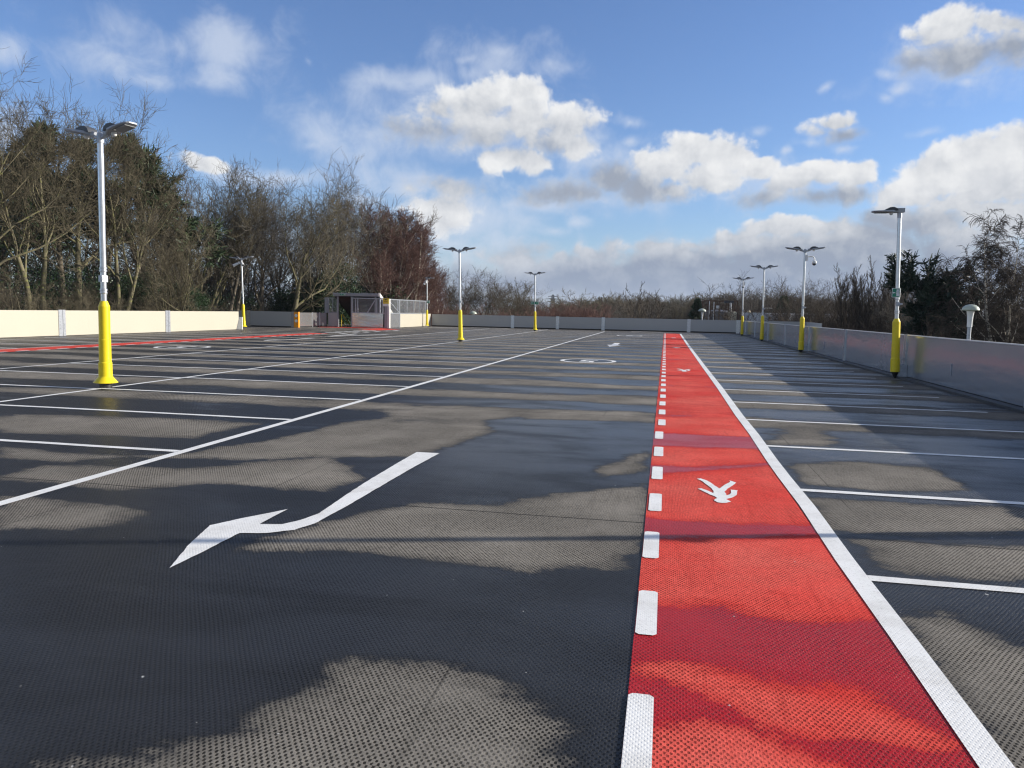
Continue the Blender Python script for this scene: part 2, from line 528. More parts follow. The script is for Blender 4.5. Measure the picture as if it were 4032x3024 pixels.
xs = np.concatenate([np.arange(-36, -8, 2.0), np.arange(-8, 6.3, .07), [6.32]])
ys = np.concatenate([np.arange(-34, 1.5, 3.0), np.arange(1.5, 15, .06), np.arange(15, 71, 2.0), [70.9]])
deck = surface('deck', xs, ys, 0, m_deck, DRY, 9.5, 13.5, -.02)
deck['label'] = 'dimpled grey car park deck with dark wet patches'
MB().box(-36, 6.9, -34, 71, -1.0, -.03).build('deck_slab', m_conc)
tag(bpy.data.objects['deck_slab'], kind='structure')
xs = np.linspace(-.095, 1.15, 22)
ys = np.concatenate([np.arange(-6, 1.5, 1.0), np.arange(1.5, 15, .06), np.arange(15, 64.6, 2.0), [64.6]])
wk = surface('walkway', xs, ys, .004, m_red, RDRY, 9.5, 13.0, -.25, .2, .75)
wk['label'] = 'straight red walkway with dashed left edge and solid white right edge'
# second walkway along the left bays, and the red pad in front of the stair
xs = np.linspace(-21.35, -20.12, 4)
ys = np.arange(-10, 44.6, 2.0)
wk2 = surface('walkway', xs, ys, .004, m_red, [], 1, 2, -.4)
wk2['label'] = 'red walkway in the distance along the left bays'
xs = np.linspace(-27.4, -22.0, 4)
ys = np.linspace(57.5, 60.2, 3)
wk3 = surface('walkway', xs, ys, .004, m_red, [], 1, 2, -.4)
wk3['label'] = 'red pad in front of the stair shelter'
xs = np.linspace(-21.98, -20.3, 3)
ys = np.linspace(52.9, 57.6, 3)
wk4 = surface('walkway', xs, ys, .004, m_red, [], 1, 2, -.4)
wk4['label'] = 'short red walkway strip beside the stair shelter corner'


# painted marks ------------------------------------------------------
def wob(a, b, w, z, mb, jit=.006, step=.35):
    """a hand-laid line of width w from a to b"""
    a, b = np.array(a, float), np.array(b, float)
    L = np.hypot(*(b-a))
    n = max(2, int(min(L, 14)/step))
    d = (b-a)/L
    q = np.array([-d[1], d[0]])
    lo, hi = [], []
    off = 0
    for i in range(n+1):
        tt = i/n
        off = off*.8+random.uniform(-jit, jit)
        p = a+(b-a)*tt+q*off
        lo.append(p-q*(w/2+random.uniform(-jit, jit)*.5))
        hi.append(p+q*(w/2+random.uniform(-jit, jit)*.5))
    vs = [(*p, z) for p in lo]+[(*p, z) for p in hi]
    mb.add(vs, [(i, i+1, n+2+i, n+1+i) for i in range(n)])


bl = MB()
ZP = .004
for k in range(-3, 26):                                   # right-hand bays
    y = 4.90+2.412*k
    wob((1.275, y), (5.5, y-.02), .10, ZP, bl)
for k in range(-3, 24):                                   # middle double row
    y = 7.37+2.53*k
    wob((-10.18, y+.02), (-5.12, y), .10, ZP, bl)
    wob((-15.2, y-.05), (-10.28, y-.05), .10, ZP, bl)
for k in range(-8, 6):                                    # left-hand bays
    y = 27.3+2.53*k
    wob((-27.3, y), (-21.4, y), .10, ZP, bl)
wob((-5.06, -8), (-5.06, 65.8), .11, ZP, bl, .008, .5)
wob((-10.23, -8), (-10.23, 68), .10, ZP, bl, .008, .5)
wob((-15.25, -8), (-15.25, 66.5), .10, ZP, bl, .008, .5)
wob((-2.9, 68.8), (-.2, 68.6), .3, ZP, bl)
wob((3.0, 68.2), (5.6, 68.0), .2, ZP, bl)
wob((1.3, 65.6), (5.6, 65.6), .25, ZP, bl)
wob((-21.3, 66.3), (-17.3, 66.1), .35, ZP, bl)
wob((-17.5, 68.4), (-14.0, 68.6), .25, ZP, bl)
for k in range(5):                                        # ladder crossing between the red strips
    y = 46.0+1.5*k
    wob((-21.3, y), (-20.3, y+.2), .55, ZP, bl)
for k in range(6):
    wob((-19.4, 44.0+1.9*k), (-19.4, 44.9+1.9*k), .3, ZP, bl)
for a, b in (((-18.2, 39.5), (-18.5, 44.5)), ((-18.5, 44.5), (-16.6, 44.8)), ((-16.6, 44.8), (-18.2, 39.5))):
    wob(a, b, .22, ZP, bl)
tag(bl.build('bay_lines', m_paint), 'thin white bay lines painted across the deck', kind='structure')

el = MB()
wp = [(1.21, -6), (1.205, 2.0), (1.212, 4), (1.205, 5.2), (1.212, 5.9), (1.217, 6.3), (1.220, 6.7), (1.213, 7.2), (1.204, 7.9), (1.202, 8.8), (1.215, 10.6), (1.2, 12.6), (1.215, 17.3), (1.2, 24.2), (1.19, 41), (1.22, 64.5)]
for a, b in zip(wp[:-1], wp[1:]):
    n = 3 if b[1] < 20 else 1
    for q in range(n):
        pa = (a[0]+(b[0]-a[0])*q/n, a[1]+(b[1]-a[1])*q/n)
        pb = (a[0]+(b[0]-a[0])*(q+1)/n, a[1]+(b[1]-a[1])*(q+1)/n)
        el.add([(pa[0]-.062, pa[1], .008), (pa[0]+.064, pa[1], .008), (pb[0]+.064, pb[1], .008), (pb[0]-.062, pb[1], .008)], [(0, 1, 2, 3)])
for k in range(-3, 51):
    y = 3.72+1.2215*(k-1)
    x = -.092 if y < 6 else (-.076 if y < 10 else -.05)
    c, w, h = .018, .105, .615
    j = random.uniform(-.004, .004)
    el.sheet([(x+c+j, y), (x+w-c+j, y), (x+w+j, y+c), (x+w+j, y+h-c), (x+w-c+j, y+h), (x+c+j, y+h), (x+j, y+h-c), (x+j, y+c)], .008)
for k in range(28):
    y = 20.0+.85*k
    el.sheet([(-20.22, y), (-20.08, y), (-20.08, y+.5), (-20.22, y+.5)], .008)
el.sheet([(-21.40, -8), (-21.33, -8), (-21.33, 44.5), (-21.40, 44.5)], .008)
tag(el.build('edge_lines', m_paint), 'white dashes and solid white line edging the red walkway', kind='structure')

ARROW = [(-2.868, 4.015), (-3.036, 4.466), (-3.16, 4.896), (-3.065, 5.087), (-2.96, 5.263), (-2.843, 5.458), (-2.845, 5.227), (-2.839, 5.015), (-2.681, 5.058), (-2.604, 5.194), (-2.559, 5.409), (-2.60, 6.009), (-2.625, 6.491), (-2.645, 7.232), (-2.654, 8.068), (-2.391, 8.074), (-2.425, 7.185), (-2.435, 6.526), (-2.437, 6.084), (-2.444, 5.62), (-2.466, 5.135), (-2.533, 4.945), (-2.679, 4.824), (-2.861, 4.775), (-2.858, 4.386)]
PED = [(0.353, 7.513), (0.39, 7.535), (0.447, 7.457), (0.493, 7.299), (0.536, 7.138), (0.597, 7.309), (0.659, 7.457), (0.657, 7.518), (0.714, 7.443), (0.682, 7.334), (0.621, 7.181), (0.576, 7.02), (0.586, 6.88), (0.611, 6.922), (0.63, 6.999), (0.638, 7.12), (0.695, 7.109), (0.671, 6.921), (0.622, 6.804), (0.568, 6.738), (0.584, 6.701), (0.6, 6.648), (0.561, 6.596), (0.522, 6.581), (0.486, 6.6), (0.463, 6.658), (0.474, 6.711), (0.496, 6.751), (0.476, 6.814), (0.441, 6.874), (0.376, 7.008), (0.344, 7.073), (0.38, 7.102), (0.432, 7.015), (0.472, 6.936), (0.48, 7.01), (0.467, 7.137), (0.429, 7.28), (0.4, 7.413)]


def dens(poly, step=.05):
    out = []
    for i in range(len(poly)):
        a, b = np.array(poly[i]), np.array(poly[(i+1) % len(poly)])
        n = max(1, int(np.hypot(*(b-a))/step))
        for k in range(n):
            out.append(tuple(a+(b-a)*k/n+np.random.default_rng(i*50+k).normal(0, .0016, 2)))
    return out


def shape(name, polys, z, label):
    mb = MB()
    for p in polys:
        mb.sheet(p, z)
    return tag(mb.build(name, m_paint), label, kind='structure')


shape('arrow_marking', [dens(ARROW)], .004, 'large white bent arrow painted on the near deck')
SM = [(-2.55, 36.5), (-2.82, 38.7), (-2.62, 38.8), (-2.60, 41.2), (-2.32, 41.2), (-2.30, 38.8), (-2.12, 38.6)]
shape('arrow_marking', [SM], .004, 'small white straight arrow far down the lane')
shape('arrow_marking', [[(x-15.2, (y-5)*1.1+33.5) for x, y in ARROW]], .004, 'white arrow painted on the far left lane')
shape('walker_marking', [dens(PED, .03)], .008, 'white walking figure painted on the near red walkway')
for yy, lb in ((15.35, 'second white walking figure along the red walkway'), (30.5, 'third white walking figure along the red walkway'), (46.0, 'farthest white walking figure on the red walkway')):
    shape('walker_marking', [[(x*1.1-.02, (y-7)*1.15+yy+6.9) for x, y in PED]], .008, lb)

txt = bpy.data.curves.new('five', 'FONT')
txt.body = '5'
txt.align_x = 'CENTER'
txt.align_y = 'CENTER'
txt.size = 1.0
txt.offset = .012
to = bpy.data.objects.new('five', txt)
COL.objects.link(to)
bpy.context.view_layer.update()
five = bpy.data.meshes.new_from_object(to.evaluated_get(bpy.context.evaluated_depsgraph_get()))
FIVE = ([tuple(v.co) for v in five.vertices], [tuple(p.vertices) for p in five.polygons])
bpy.data.objects.remove(to)


def roundel(cx, cy, rx, ry, label, wd=.14, z=.004):
    mb = MB()
    n = 64
    o = [(cx+rx*cos(2*pi*i/n), cy+ry*sin(2*pi*i/n), z) for i in range(n)]
    q = [(cx+(rx-wd)*cos(2*pi*i/n), cy+(ry-wd*1.1)*sin(2*pi*i/n), z) for i in range(n)]
    mb.add(o+q, [(i, (i+1) % n, n+(i+1) % n, n+i) for i in range(n)])
    mb.add([(cx-x*1.35, cy-y*1.75, z) for x, y, _ in FIVE[0]], FIVE[1])
    return tag(mb.build('speed_marking', m_paint), label, kind='structure')


roundel(-2.45, 25.3, .92, 1.07, 'white ringed 5 painted in the middle lane')
roundel(-2.47, 55.5, .92, 1.3, 'farthest white ringed 5 near the end of the middle lane')
roundel(-17.65, 25.8, .95, 1.1, 'white ringed 5 painted on the left lane')


# ------------------------------------------------------------------ barrier walls
def wall(name, label, p0, p1, posts, h, m_panel, thick=.05, base=.09, cap=True, bolts=True, post_w=.26, kerb=True, group='barrier walls around the deck', face=1, proud=.03, slots=()):
    """barrier of coated panels between galvanised posts; face=+1: the seen side is on the left of p0>p1"""
    p0, p1 = Vector((*p0, 0)), Vector((*p1, 0))
    L = (p1-p0).length
    d = (p1-p0)/L
    q = Vector((-d.y, d.x, 0))*face
    root = empty(name, p0, label, 'wall', group)
    root.rotation_euler = (0, 0, math.atan2(d.y, d.x))
    s = face
    edges = [0]+list(posts)+[L]
    for a, b in zip(edges[:-1], edges[1:]):
        if b-a < .15:
            continue
        y0, y1 = sorted((0, -s*thick))
        mb = MB().box(a+.004, b-.004, y0, y1, base, h)
        pn = mb.build('panel', m_panel, root)
        if cap:
            c0, c1 = sorted((s*.012, -s*(thick+.012)))
            MB().box(a+.004, b-.004, c0, c1, h+.001, h+.022).build('top_rail', m_fascia, root)
    for pxx in posts:
        a, b = sorted((s*.001, s*proud))
        pm = MB()
        pm.box(pxx-post_w/2, pxx-post_w*.12, a, b, .0, h+.03)
        pm.box(pxx+post_w*.12, pxx+post_w/2, a, b, .0, h+.03)
        a2, b2 = sorted((s*.001, s*proud*.4))
        pm.box(pxx-post_w*.12, pxx+post_w*.12, a2, b2, .0, h+.03)
        a3, b3 = sorted((-s*(thick+.02), -s*(thick+.12)))
        pm.box(pxx-post_w*.3, pxx+post_w*.3, a3, b3, -.2, h-.1)
        po = pm.build('post', m_galv, root)
        if bolts:
            for dx in (-post_w*.32, post_w*.32):
                for z in (.36, .52):
                    bm = MB()
                    y = s*proud
                    k = 6
                    vs = [(pxx+dx+.022*cos(2*pi*j/k), yy, z+.022*sin(2*pi*j/k)) for yy in (y, y+s*.02) for j in range(k)]
                    bm.add(vs, [(j, (j+1) % k, k+(j+1) % k, k+j) for j in range(k)]+[tuple(range(k, 2*k)), tuple(range(k-1, -1, -1))])
                    bm.build('bolt', m_galvdull, po)
    if kerb:
        y0, y1 = sorted((-s*.02, -s*(thick+.1)))
        MB().box(0, L, y0, y1, -.05, base-.006).build('plinth', m_gap, root)
    return root


wall('barrier_wall', 'sunlit cream panel barrier along the left edge of the deck', (-27.95, -34), (-27.95, 47.0), [8.1, 15.9, 23.8, 31.7, 39.6, 47.5, 55.4, 65.6, 73.5], 1.2, m_cream, face=-1, thick=.06, base=.02, post_w=.42, cap=False)
MB().box(-33.5, -27.78, 54.78, 54.84, 0, .02)
wall('barrier_wall', 'recessed pale barrier behind the leaning white board, half in shade', (-33.6, 55.2), (-27.8, 54.8), [1.7], 1.2, m_farpanel, face=-1, bolts=False, cap=False)
wall('barrier_wall', 'low dull grey barrier between the orange pillar and the stair shelter', (-27.75, 54.95), (-27.75, 60.3), [2.6, 3.9], 1.15, m_steel, face=-1, bolts=False, post_w=.12, cap=False)
wall('barrier_wall', 'long grey shaded barrier across the far end of the deck', (-21.9, 70.9), (12.0, 70.9), [7.85, 12.1, 16.31, 23.96, 28.2], 1.15, m_farpanel, face=-1, base=.1, post_w=.30, cap=False)
wall('barrier_wall', 'short cream sunlit barrier in the far left corner behind the lamp post', (-22.0, 69.35), (-22.0, 70.85), [], 1.18, m_cream, face=-1, base=.02, cap=False, bolts=False)
rw = [y+34 for y in (-13.1, -6, .8, 7.9, 15.0, 22.25, 29.35, 36.5, 43.6, 50.7, 57.9, 64.4)]
wall('barrier_wall', 'glossy grey barrier with wavy reflections along the right edge', (6.33, -34), (6.33, 69.2), rw, 1.14, m_grey, face=1, base=.06, post_w=.20, proud=.035)
wall('barrier_wall', 'distant ramp barrier seen over the top of the right hand barrier', (12.05, 70.8), (11.0, 58.5), [], 1.14, m_farpanel, face=1, bolts=False, cap=False)
# kerb and gutter at the foot of the right-hand barrier
kb = MB()
kb.box(6.08, 6.30, -34, 69.1, -.02, .05)
tag(kb.build('kerb', m_kerb), kind='structure')
# slots and back plates on the right-hand barrier
for y in (14.9+3.9, 33.0, 19.0+21.2):
    sl = MB().box(6.31, 6.328, y-.012, y+.012, .33, .60)
    o = sl.build('slot_rail', m_galvdull)
    w0 = bpy.data.objects['barrier_wall.005']
    o.parent = w0
    o.matrix_parent_inverse = Matrix.Translation(w0.location).inverted() if False else (Matrix.Translation(w0.location) @ Matrix.Rotation(w0.rotation_euler.z, 4, 'Z')).inverted()


# ------------------------------------------------------------------ lamp posts
def head_bm(sgn):
    """a flat LED head reaching out along +x * sgn from x=.14 to .88"""
    mb = MB()
    secs = [(.12, .045, .045, -.045), (.20, .05, .05, -.045), (.27, .085, .045, -.04), (.34, .135, .035, -.04), (.52, .16, .028, -.035), (.74, .155, .02, -.028), (.84, .125, .014, -.022), (.875, .08, .008, -.016)]
    rings = []
    for x, w, zt, zb in secs:
        rings.append([(x*sgn, -w, zb*.4), (x*sgn, -w*.92, zt*.6), (x*sgn, -w*.55, zt), (x*sgn, w*.55, zt), (x*sgn, w*.92, zt*.6), (x*sgn, w, zb*.4), (x*sgn, w*.85, zb), (x*sgn, -w*.85, zb)])
    vs = [p for r in rings for p in r]
    k = 8
    fs = [(i*k+j, i*k+(j+1) % k, (i+1)*k+(j+1) % k, (i+1)*k+j) for i in range(len(secs)-1) for j in range(k)]
    fs += [tuple(range(k)), tuple(range((len(secs)-1)*k, len(secs)*k))]
    if sgn < 0:
        fs = [tuple(reversed(f)) for f in fs]
    mb.add(vs, fs)
    return mb


def make_head(parent, sgn, z, tilt=9):
    h = head_bm(sgn).build('lamp_head', m_head, parent)
    h.location = (0, 0, z)
    h.rotation_euler = (0, -radians(tilt)*sgn, 0)
    fin = MB()
    prof = [(.20, .03), (.24, .085), (.32, .115), (.42, .105), (.50, .065), (.56, .03)]
    pts = prof+[(.56, .02), (.20, .02)]
    n = len(pts)
    vs = [(x*sgn, y, zz) for y in (-.10, .10) for x, zz in pts]
    fs = [tuple(range(n)), tuple(range(2*n-1, n-1, -1))]+[(i, n+i, n+(i+1) % n, (i+1) % n) for i in range(n)]
    fin.add(vs, fs)
    fin.build('gear_housing', m_dark, h)
    lens = MB().box(*sorted((.46*sgn, .80*sgn)), -.115, .115, -.044, -.030)
    lens.build('lens', m_led, h)
    sn = MB().lathe([(.05, -.035), (.05, -.06), (.036, -.10), (.02, -.105)], 12, (.36*sgn, 0))
    sn.build('sensor', m_white, h)
    return h


def lamp(X, Y, z0, lean, label, double=True, side=-1, base=True, cut=False, sc=1.0, rot=0.0, tilt=9):
    root = empty('lamp_post', (X, Y, z0), label, 'lamp post', 'lamp posts standing on the deck')
    root.rotation_euler = (0, lean, rot)
    root.scale = (sc, sc, sc)
    if base:
        MB().lathe([(.112, 0), (.112, .125)], 20).build('base_stub', m_black, root)
    if cut:
        MB().lathe([(.02, -.10), (.10, .10)], 16).build('base_stub', m_black, root)
        MB().box(.08, .30, -.05, .05, -.08, .30).build('wall_bracket', m_galvdull, root)
        prof = [(.128, .10), (.126, .47), (.112, .49), (.110, .9), (.104, .91), (.104, 1.52), (.062, 1.62)]
    else:
        prof = [(.215, .10), (.205, .112), (.132, .20), (.12, .22), (.118, .47), (.106, .49), (.105, .9), (.099, .91), (.099, 1.52), (.062, 1.62)]
    MB().lathe(prof, 24).build('sleeve', m_yellow, root)
    MB().lathe([(.052, 1.56), (.052, 2.2), (.054, 2.21), (.053, 4.30), (.050, 4.31), (.050, 4.62)], 20).build('pole', m_pole, root)
    for z in (1.80, 2.20):
        MB().lathe([(.056, z-.05), (.066, z-.04), (.066, z-.012), (.058, z-.008), (.058, z+.008), (.066, z+.012), (.066, z+.04), (.056, z+.05)], 16).build('collar', m_galv, root)
    jb = MB().box(-.045, .055, -.07, .05, 1.97, 2.09)
    jb.bar((.02, -.06, 2.03), (.12, -.09, 2.03), .05)
    jb.build('junction_box', m_galvdull, root)
    if double:
        ar = MB().tube([(-.22, 0, 4.62), (-.08, 0, 4.58), (.08, 0, 4.58), (.22, 0, 4.62)], .038, 12)
        ar.lathe([(.062, 4.48), (.062, 4.62), (.045, 4.66), (.02, 4.675)], 16)
        ar.build('head_bracket', m_galvdull, root)
        make_head(root, -1, 4.61, tilt)
        make_head(root, 1, 4.61, tilt)
    else:
        MB().lathe([(.062, 4.44), (.062, 4.60), (.055, 4.64)], 16).build('head_bracket', m_galvdull, root)
        h = make_head(root, side, 4.62, 2)
        h.location.x = -side*.14
        nk = MB().box(*sorted((side*.02, side*.24)), -.075, .075, -.03, .085)
        nk.build('neck', m_head, h)
    return root


lamp(-10.26, 12.62, 0, .012, 'tall double headed lamp post with yellow sleeve, nearest and largest', rot=radians(-14), tilt=11)
lamp(-10.10, 37.6, 0, -.026, 'double headed lamp post on the centre line, in the middle distance', sc=.985)
lamp(-10.40, 62.0, 0, -.022, 'farthest double headed lamp post on the centre line, carrying a wide green sign')
lamp(-29.45, 50.2, 0, -.026, 'double headed lamp post with cameras in the wall recess at the left', base=False, sc=1.06)
lamp(-21.6, 68.4, 0, -.01, 'single headed lamp post beside the mesh fence end, with a small green sign', double=False, side=1, base=False, sc=.96)
lamp(6.05, 22.06, .08, -.034, 'nearest single headed lamp post fixed to the right barrier', double=False, side=-1, base=False, cut=True, sc=.93)
lamp(6.05, 36.65, .0, -.012, 'double headed lamp post with a dome camera, on the right barrier', base=False, cut=True, sc=.985)
lamp(6.05, 51.2, .0, -.014, 'double headed lamp post without a camera, third along the right barrier', base=False, cut=True, sc=1.0)
lamp(6.05, 64.2, .0, -.022, 'farthest double headed lamp post on the right barrier, near the corner', base=False, cut=True, sc=.97)
lamp(6.05, 7.22, .0, -.01, 'single headed lamp post casting a long shadow across the near deck', double=False, side=-1, base=False, cut=True, sc=.97)


# cameras ------------------------------------------------------------
def dome_camera(loc, side, label):
    r = empty('security_camera', loc, label, 'camera', 'security cameras on the lamp posts')
    MB().box(-.09*side-.05, -.09*side+.05, -.06, .06, -.12, .14).build('mount', m_white, r)
    MB().tube([(-.05*side, 0, .06), (.10*side, 0, .07), (.20*side, 0, .05), (.25*side, 0, -.02), (.25*side, 0, -.12)], .028, 10).build('arm', m_white, r)
    MB().lathe([(.02, -.10), (.085, -.13), (.10, -.16), (.10, -.24)], 18, (.25*side, 0)).build('housing', m_white, r)
    MB().lathe([(.088, -.243), (.085, -.27), (.06, -.315), (.02, -.335)], 18, (.25*side, 0)).build('dome', m_glass, r)
    return r


def bullet_camera(loc, yaw, label):
    r = empty('security_camera', loc, label, 'camera', 'security cameras on the lamp posts')
    r.rotation_euler = (0, 0, yaw)
    MB().box(-.02, .10, -.04, .04, -.08, .08).build('mount', m_white, r)
    MB().tube([(.08, 0, 0), (.22, 0, -.02), (.30, 0, -.10)], .03, 10).build('arm', m_white, r)
    MB().tube([(.14, 0, -.06), (.46, 0, -.20)], [.085, .095], 14).build('housing', m_white, r)
    MB().tube([(.462, 0, -.201), (.475, 0, -.207)], .07, 14).build('lens', m_glass, r)
    return r


dome_camera((6.15, 36.60, 4.20), 1, 'white dome camera on a curved arm under the lamp heads')
dome_camera((6.02, 64.08, 4.10), -.3, 'small white dome camera on the farthest right lamp post')
bullet_camera((-29.66, 50.15, 4.60), radians(200), 'white camera under the left lamp head in the wall recess')
bullet_camera((-29.52, 50.15, 4.62), radians(-50), 'white camera pointing down to the right in the wall recess')
dome_camera((-21.75, 68.3, 4.10), -.5, 'white camera on the lamp post beside the mesh fence')


# signs ----------------------------------------------------------------
def flat(mb, pts, y, z=0, x=0, s=1.0):
    """polygon in the sign's own x-z plane at depth y"""
    mb.add([(x+a*s, y, z+b*s) for a, b in pts], [tuple(range(len(pts)))])


MAN = [(-.10, .42), (.02, .46), (.14, .36), (.20, .20), (.36, .24), (.36, .32), (.15, .30), (.08, .38), (.10, .12), (.22, -.08), (.10, -.42), (.0, -.42), (.08, -.10), (-.06, .02), (-.16, -.16), (-.40, -.20), (-.40, -.11), (-.22, -.07), (-.10, .14), (-.12, .30), (-.24, .22), (-.30, .06), (-.38, .10), (-.30, .28)]
ARR = [(-.45, 0), (-.05, .38), (-.05, .15), (.45, .15), (.45, -.15), (-.05, -.15), (-.05, -.38)]


def exit_sign(loc, w, h, items, label, rot=0.0):
    r = empty('exit_sign', loc, label, 'sign', 'green exit signs')
    r.rotation_euler = (0, 0, rot)
    MB().box(-w/2, w/2, -.008, .012, -h/2, h/2).build('backplate', m_signwhite, r)
    MB().box(-w/2+.012, w/2-.012, -.012, -.0085, -h/2+.012, h/2-.012).build('face', m_green, r)
    for kind, x, s in items:
        g = MB()
        if kind == 'arrow':
            flat(g, ARR, -.0145, 0, x, s)
        elif kind == 'man':
            flat(g, MAN, -.0145, 0, x, s)
            k = 10
            flat(g, [(.02+.07*cos(2*pi*i/k), .56+.07*sin(2*pi*i/k)) for i in range(k)], -.0145, -.02*s, x, s)
        elif kind == 'door':
            flat(g, [(-.2, -.5), (.2, -.5), (.2, .5), (-.2, .5)], -.0145, 0, x, s)
        elif kind == 'text':
            for j, body in enumerate(('Fire', 'exit')):
                tx = bpy.data.curves.new('words', 'FONT')
                tx.body = body
                tx.size = s
                tx.align_x = 'CENTER'
                o = bpy.data.objects.new('words', tx)
                COL.objects.link(o)
                bpy.context.view_layer.update()
                me = bpy.data.meshes.new_from_object(o.evaluated_get(bpy.context.evaluated_depsgraph_get()))
                g.add([(x+v.co.x, -.0145, v.co.y+(.02 if j == 0 else -.02-s*.75)) for v in me.vertices], [tuple(p.vertices) for p in me.polygons])
                bpy.data.objects.remove(o)
                if j == 0:
                    g.build('lettering', m_signwhite, r)
                    g = MB()
        g.build({'arrow': 'arrow', 'man': 'figure', 'door': 'doorway', 'text': 'lettering'}[kind], m_signwhite, r)
    return r


p = W(1155, 654.5, 61.9)
exit_sign((float(p[0]), 61.9, float(p[2])), .66, .24, [('arrow', -.22, .15), ('door', -.03, .17), ('man', -.03, .13), ('text', .19, .085)], 'wide green exit sign with white arrow on the far centre lamp post')
for o in bpy.data.objects:
    pass
p = W(925.0, 652, 68.3)
exit_sign((float(p[0]), 68.3, float(p[2])), .28, .26, [('man', -.03, .2), ('arrow', .08, .1)], 'small green exit sign on the lamp post beside the mesh fence')
p = W(1936.5, 632, 21.85)
exit_sign((float(p[0])+.02, 21.95, float(p[2])), .20, .24, [('arrow', -.05, .07), ('door', .045, .17), ('man', .045, .12)], 'small green exit sign on the nearest right hand lamp post', rot=radians(-28))

# ------------------------------------------------------------------ stair shelter
st = empty('stair_shelter', (-24.6, 60, 0), 'grey steel stair shelter with sloping roof and mesh sides', 'shelter')


def sp(mb, name, m, parent=None):
    o = mb.build(name, m, parent or st)
    if parent is None:
        o.location = (24.6, -60, 0)
    return o


def spx(mb, name, m, parent):
    return mb.build(name, m, parent)


SLP = (2.48-1.05)/(63.03-60.27)
rf = MB()
nrib = 44
for i in range(nrib):                                  # ribbed roof sheet
    x0, x1 = -27.05+4.1*i/nrib, -27.05+4.1*(i+1)/nrib
    z = 2.80+(.035 if i % 4 == 0 else 0)
    rf.add([(x0, 59.85, z), (x1, 59.85, z), (x1, 66.3, z-6.45*SLP), (x0, 66.3, z-6.45*SLP), (x0, 59.85, z-.03), (x1, 59.85, z-.03), (x1, 66.3, z-.03-6.45*SLP), (x0, 66.3, z-.03-6.45*SLP)], [(0, 1, 2, 3), (7, 6, 5, 4), (0, 4, 5, 1), (1, 5, 6, 2), (3, 2, 6, 7), (0, 3, 7, 4)])
roof = sp(rf, 'roof', m_roof)
fa = MB().box(-27.0, -23.05, 59.80, 59.845, 2.55, 2.79)
fa.box(-27.0, -23.05, 59.77, 59.80, 2.66, 2.70)
spx(fa, 'fascia', m_frame, roof)
tr = MB()
tr.bar((-22.93, 59.80, 2.70), (-22.93, 66.2, 2.70-6.4*SLP), .06, .26)
tr.box(-23.06, -22.90, 59.76, 59.80, 2.56, 2.84)
spx(tr, 'side_trim', m_fascia, roof)
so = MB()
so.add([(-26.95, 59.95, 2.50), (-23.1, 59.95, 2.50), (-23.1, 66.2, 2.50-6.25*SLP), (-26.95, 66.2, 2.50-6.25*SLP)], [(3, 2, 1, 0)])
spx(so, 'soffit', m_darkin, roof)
for x in (-26.66, -25.42, -23.35, -23.0):
    sp(MB().box(x-.07, x+.07, 59.95, 60.09, 0, 2.52), 'upright', m_frame)
# left return: mesh panel and frame above the low panel
fr = MB()
fr.box(-27.98, -27.62, 60.32, 60.40, 1.15, 2.42)
fr.box(-27.30, -27.24, 60.32, 60.38, 1.2, 2.36)
fr.box(-26.90, -26.75, 60.32, 60.38, 1.2, 2.36)
fr.box(-27.62, -26.75, 60.32, 60.38, 2.36, 2.42)
fr.box(-27.62, -26.75, 60.32, 60.38, 1.15, 1.21)
lf = sp(fr, 'mesh_frame', m_frame)


def wires_x(mb, x0, x1, z0, z1, y, sp_=.05, w=.007):
    n = int((x1-x0)/sp_)
    for i in range(n):
        x = x0+(i+.5)*(x1-x0)/n
        mb.box(x-w/2, x+w/2, y-.003, y+.003, z0, z1)
    n = int((z1-z0)/.10)
    for i in range(n):
        z = z0+(i+.5)*(z1-z0)/n
        mb.box(x0, x1, y+.0035, y+.009, z-w/2, z+w/2)


def wires_y(mb, y0, y1, z0, z1, x, sp_=.05, w=.007):
    n = int((y1-y0)/sp_)
    for i in range(n):
        y = y0+(i+.5)*(y1-y0)/n
        mb.box(x-.003, x+.003, y-w/2, y+w/2, z0, z1)
    n = int((z1-z0)/.06)
    for i in range(n):
        z = z0+(i+.5)*(z1-z0)/n
        mb.box(x+.0035, x+.009, y0, y1, z-w/2, z+w/2)


mw = MB()
wires_x(mw, -27.6, -26.9, 1.21, 2.36, 60.35)
spx(mw, 'wire_mesh', m_mesh, lf)
sp(MB().box(-27.66, -26.74, 60.30, 60.36, .03, 1.14), 'low_panel', m_farpanel)
# front: polished panel with a mesh frame above
sp(MB().box(-25.34, -22.66, 59.90, 59.94, .03, 1.17), 'front_panel', m_steel)
ff = MB()
ff.box(-25.38, -22.45, 59.88, 59.94, 2.36, 2.43)
ff.box(-25.38, -22.45, 59.88, 59.94, 1.175, 1.24)
for x in (-25.34, -25.05, -24.86, -23.2, -22.95, -22.7):
    ff.box(x-.035, x+.035, 59.885, 59.935, 1.24, 2.36)
ff.bar((-24.05, 59.91, 1.2), (-23.3, 59.91, 2.36), .07)
ff = sp(ff, 'mesh_frame', m_galvdull)
mw = MB()
wires_x(mw, -25.3, -22.7, 1.24, 2.36, 59.91, .06)
spx(mw, 'wire_mesh', m_mesh, ff)
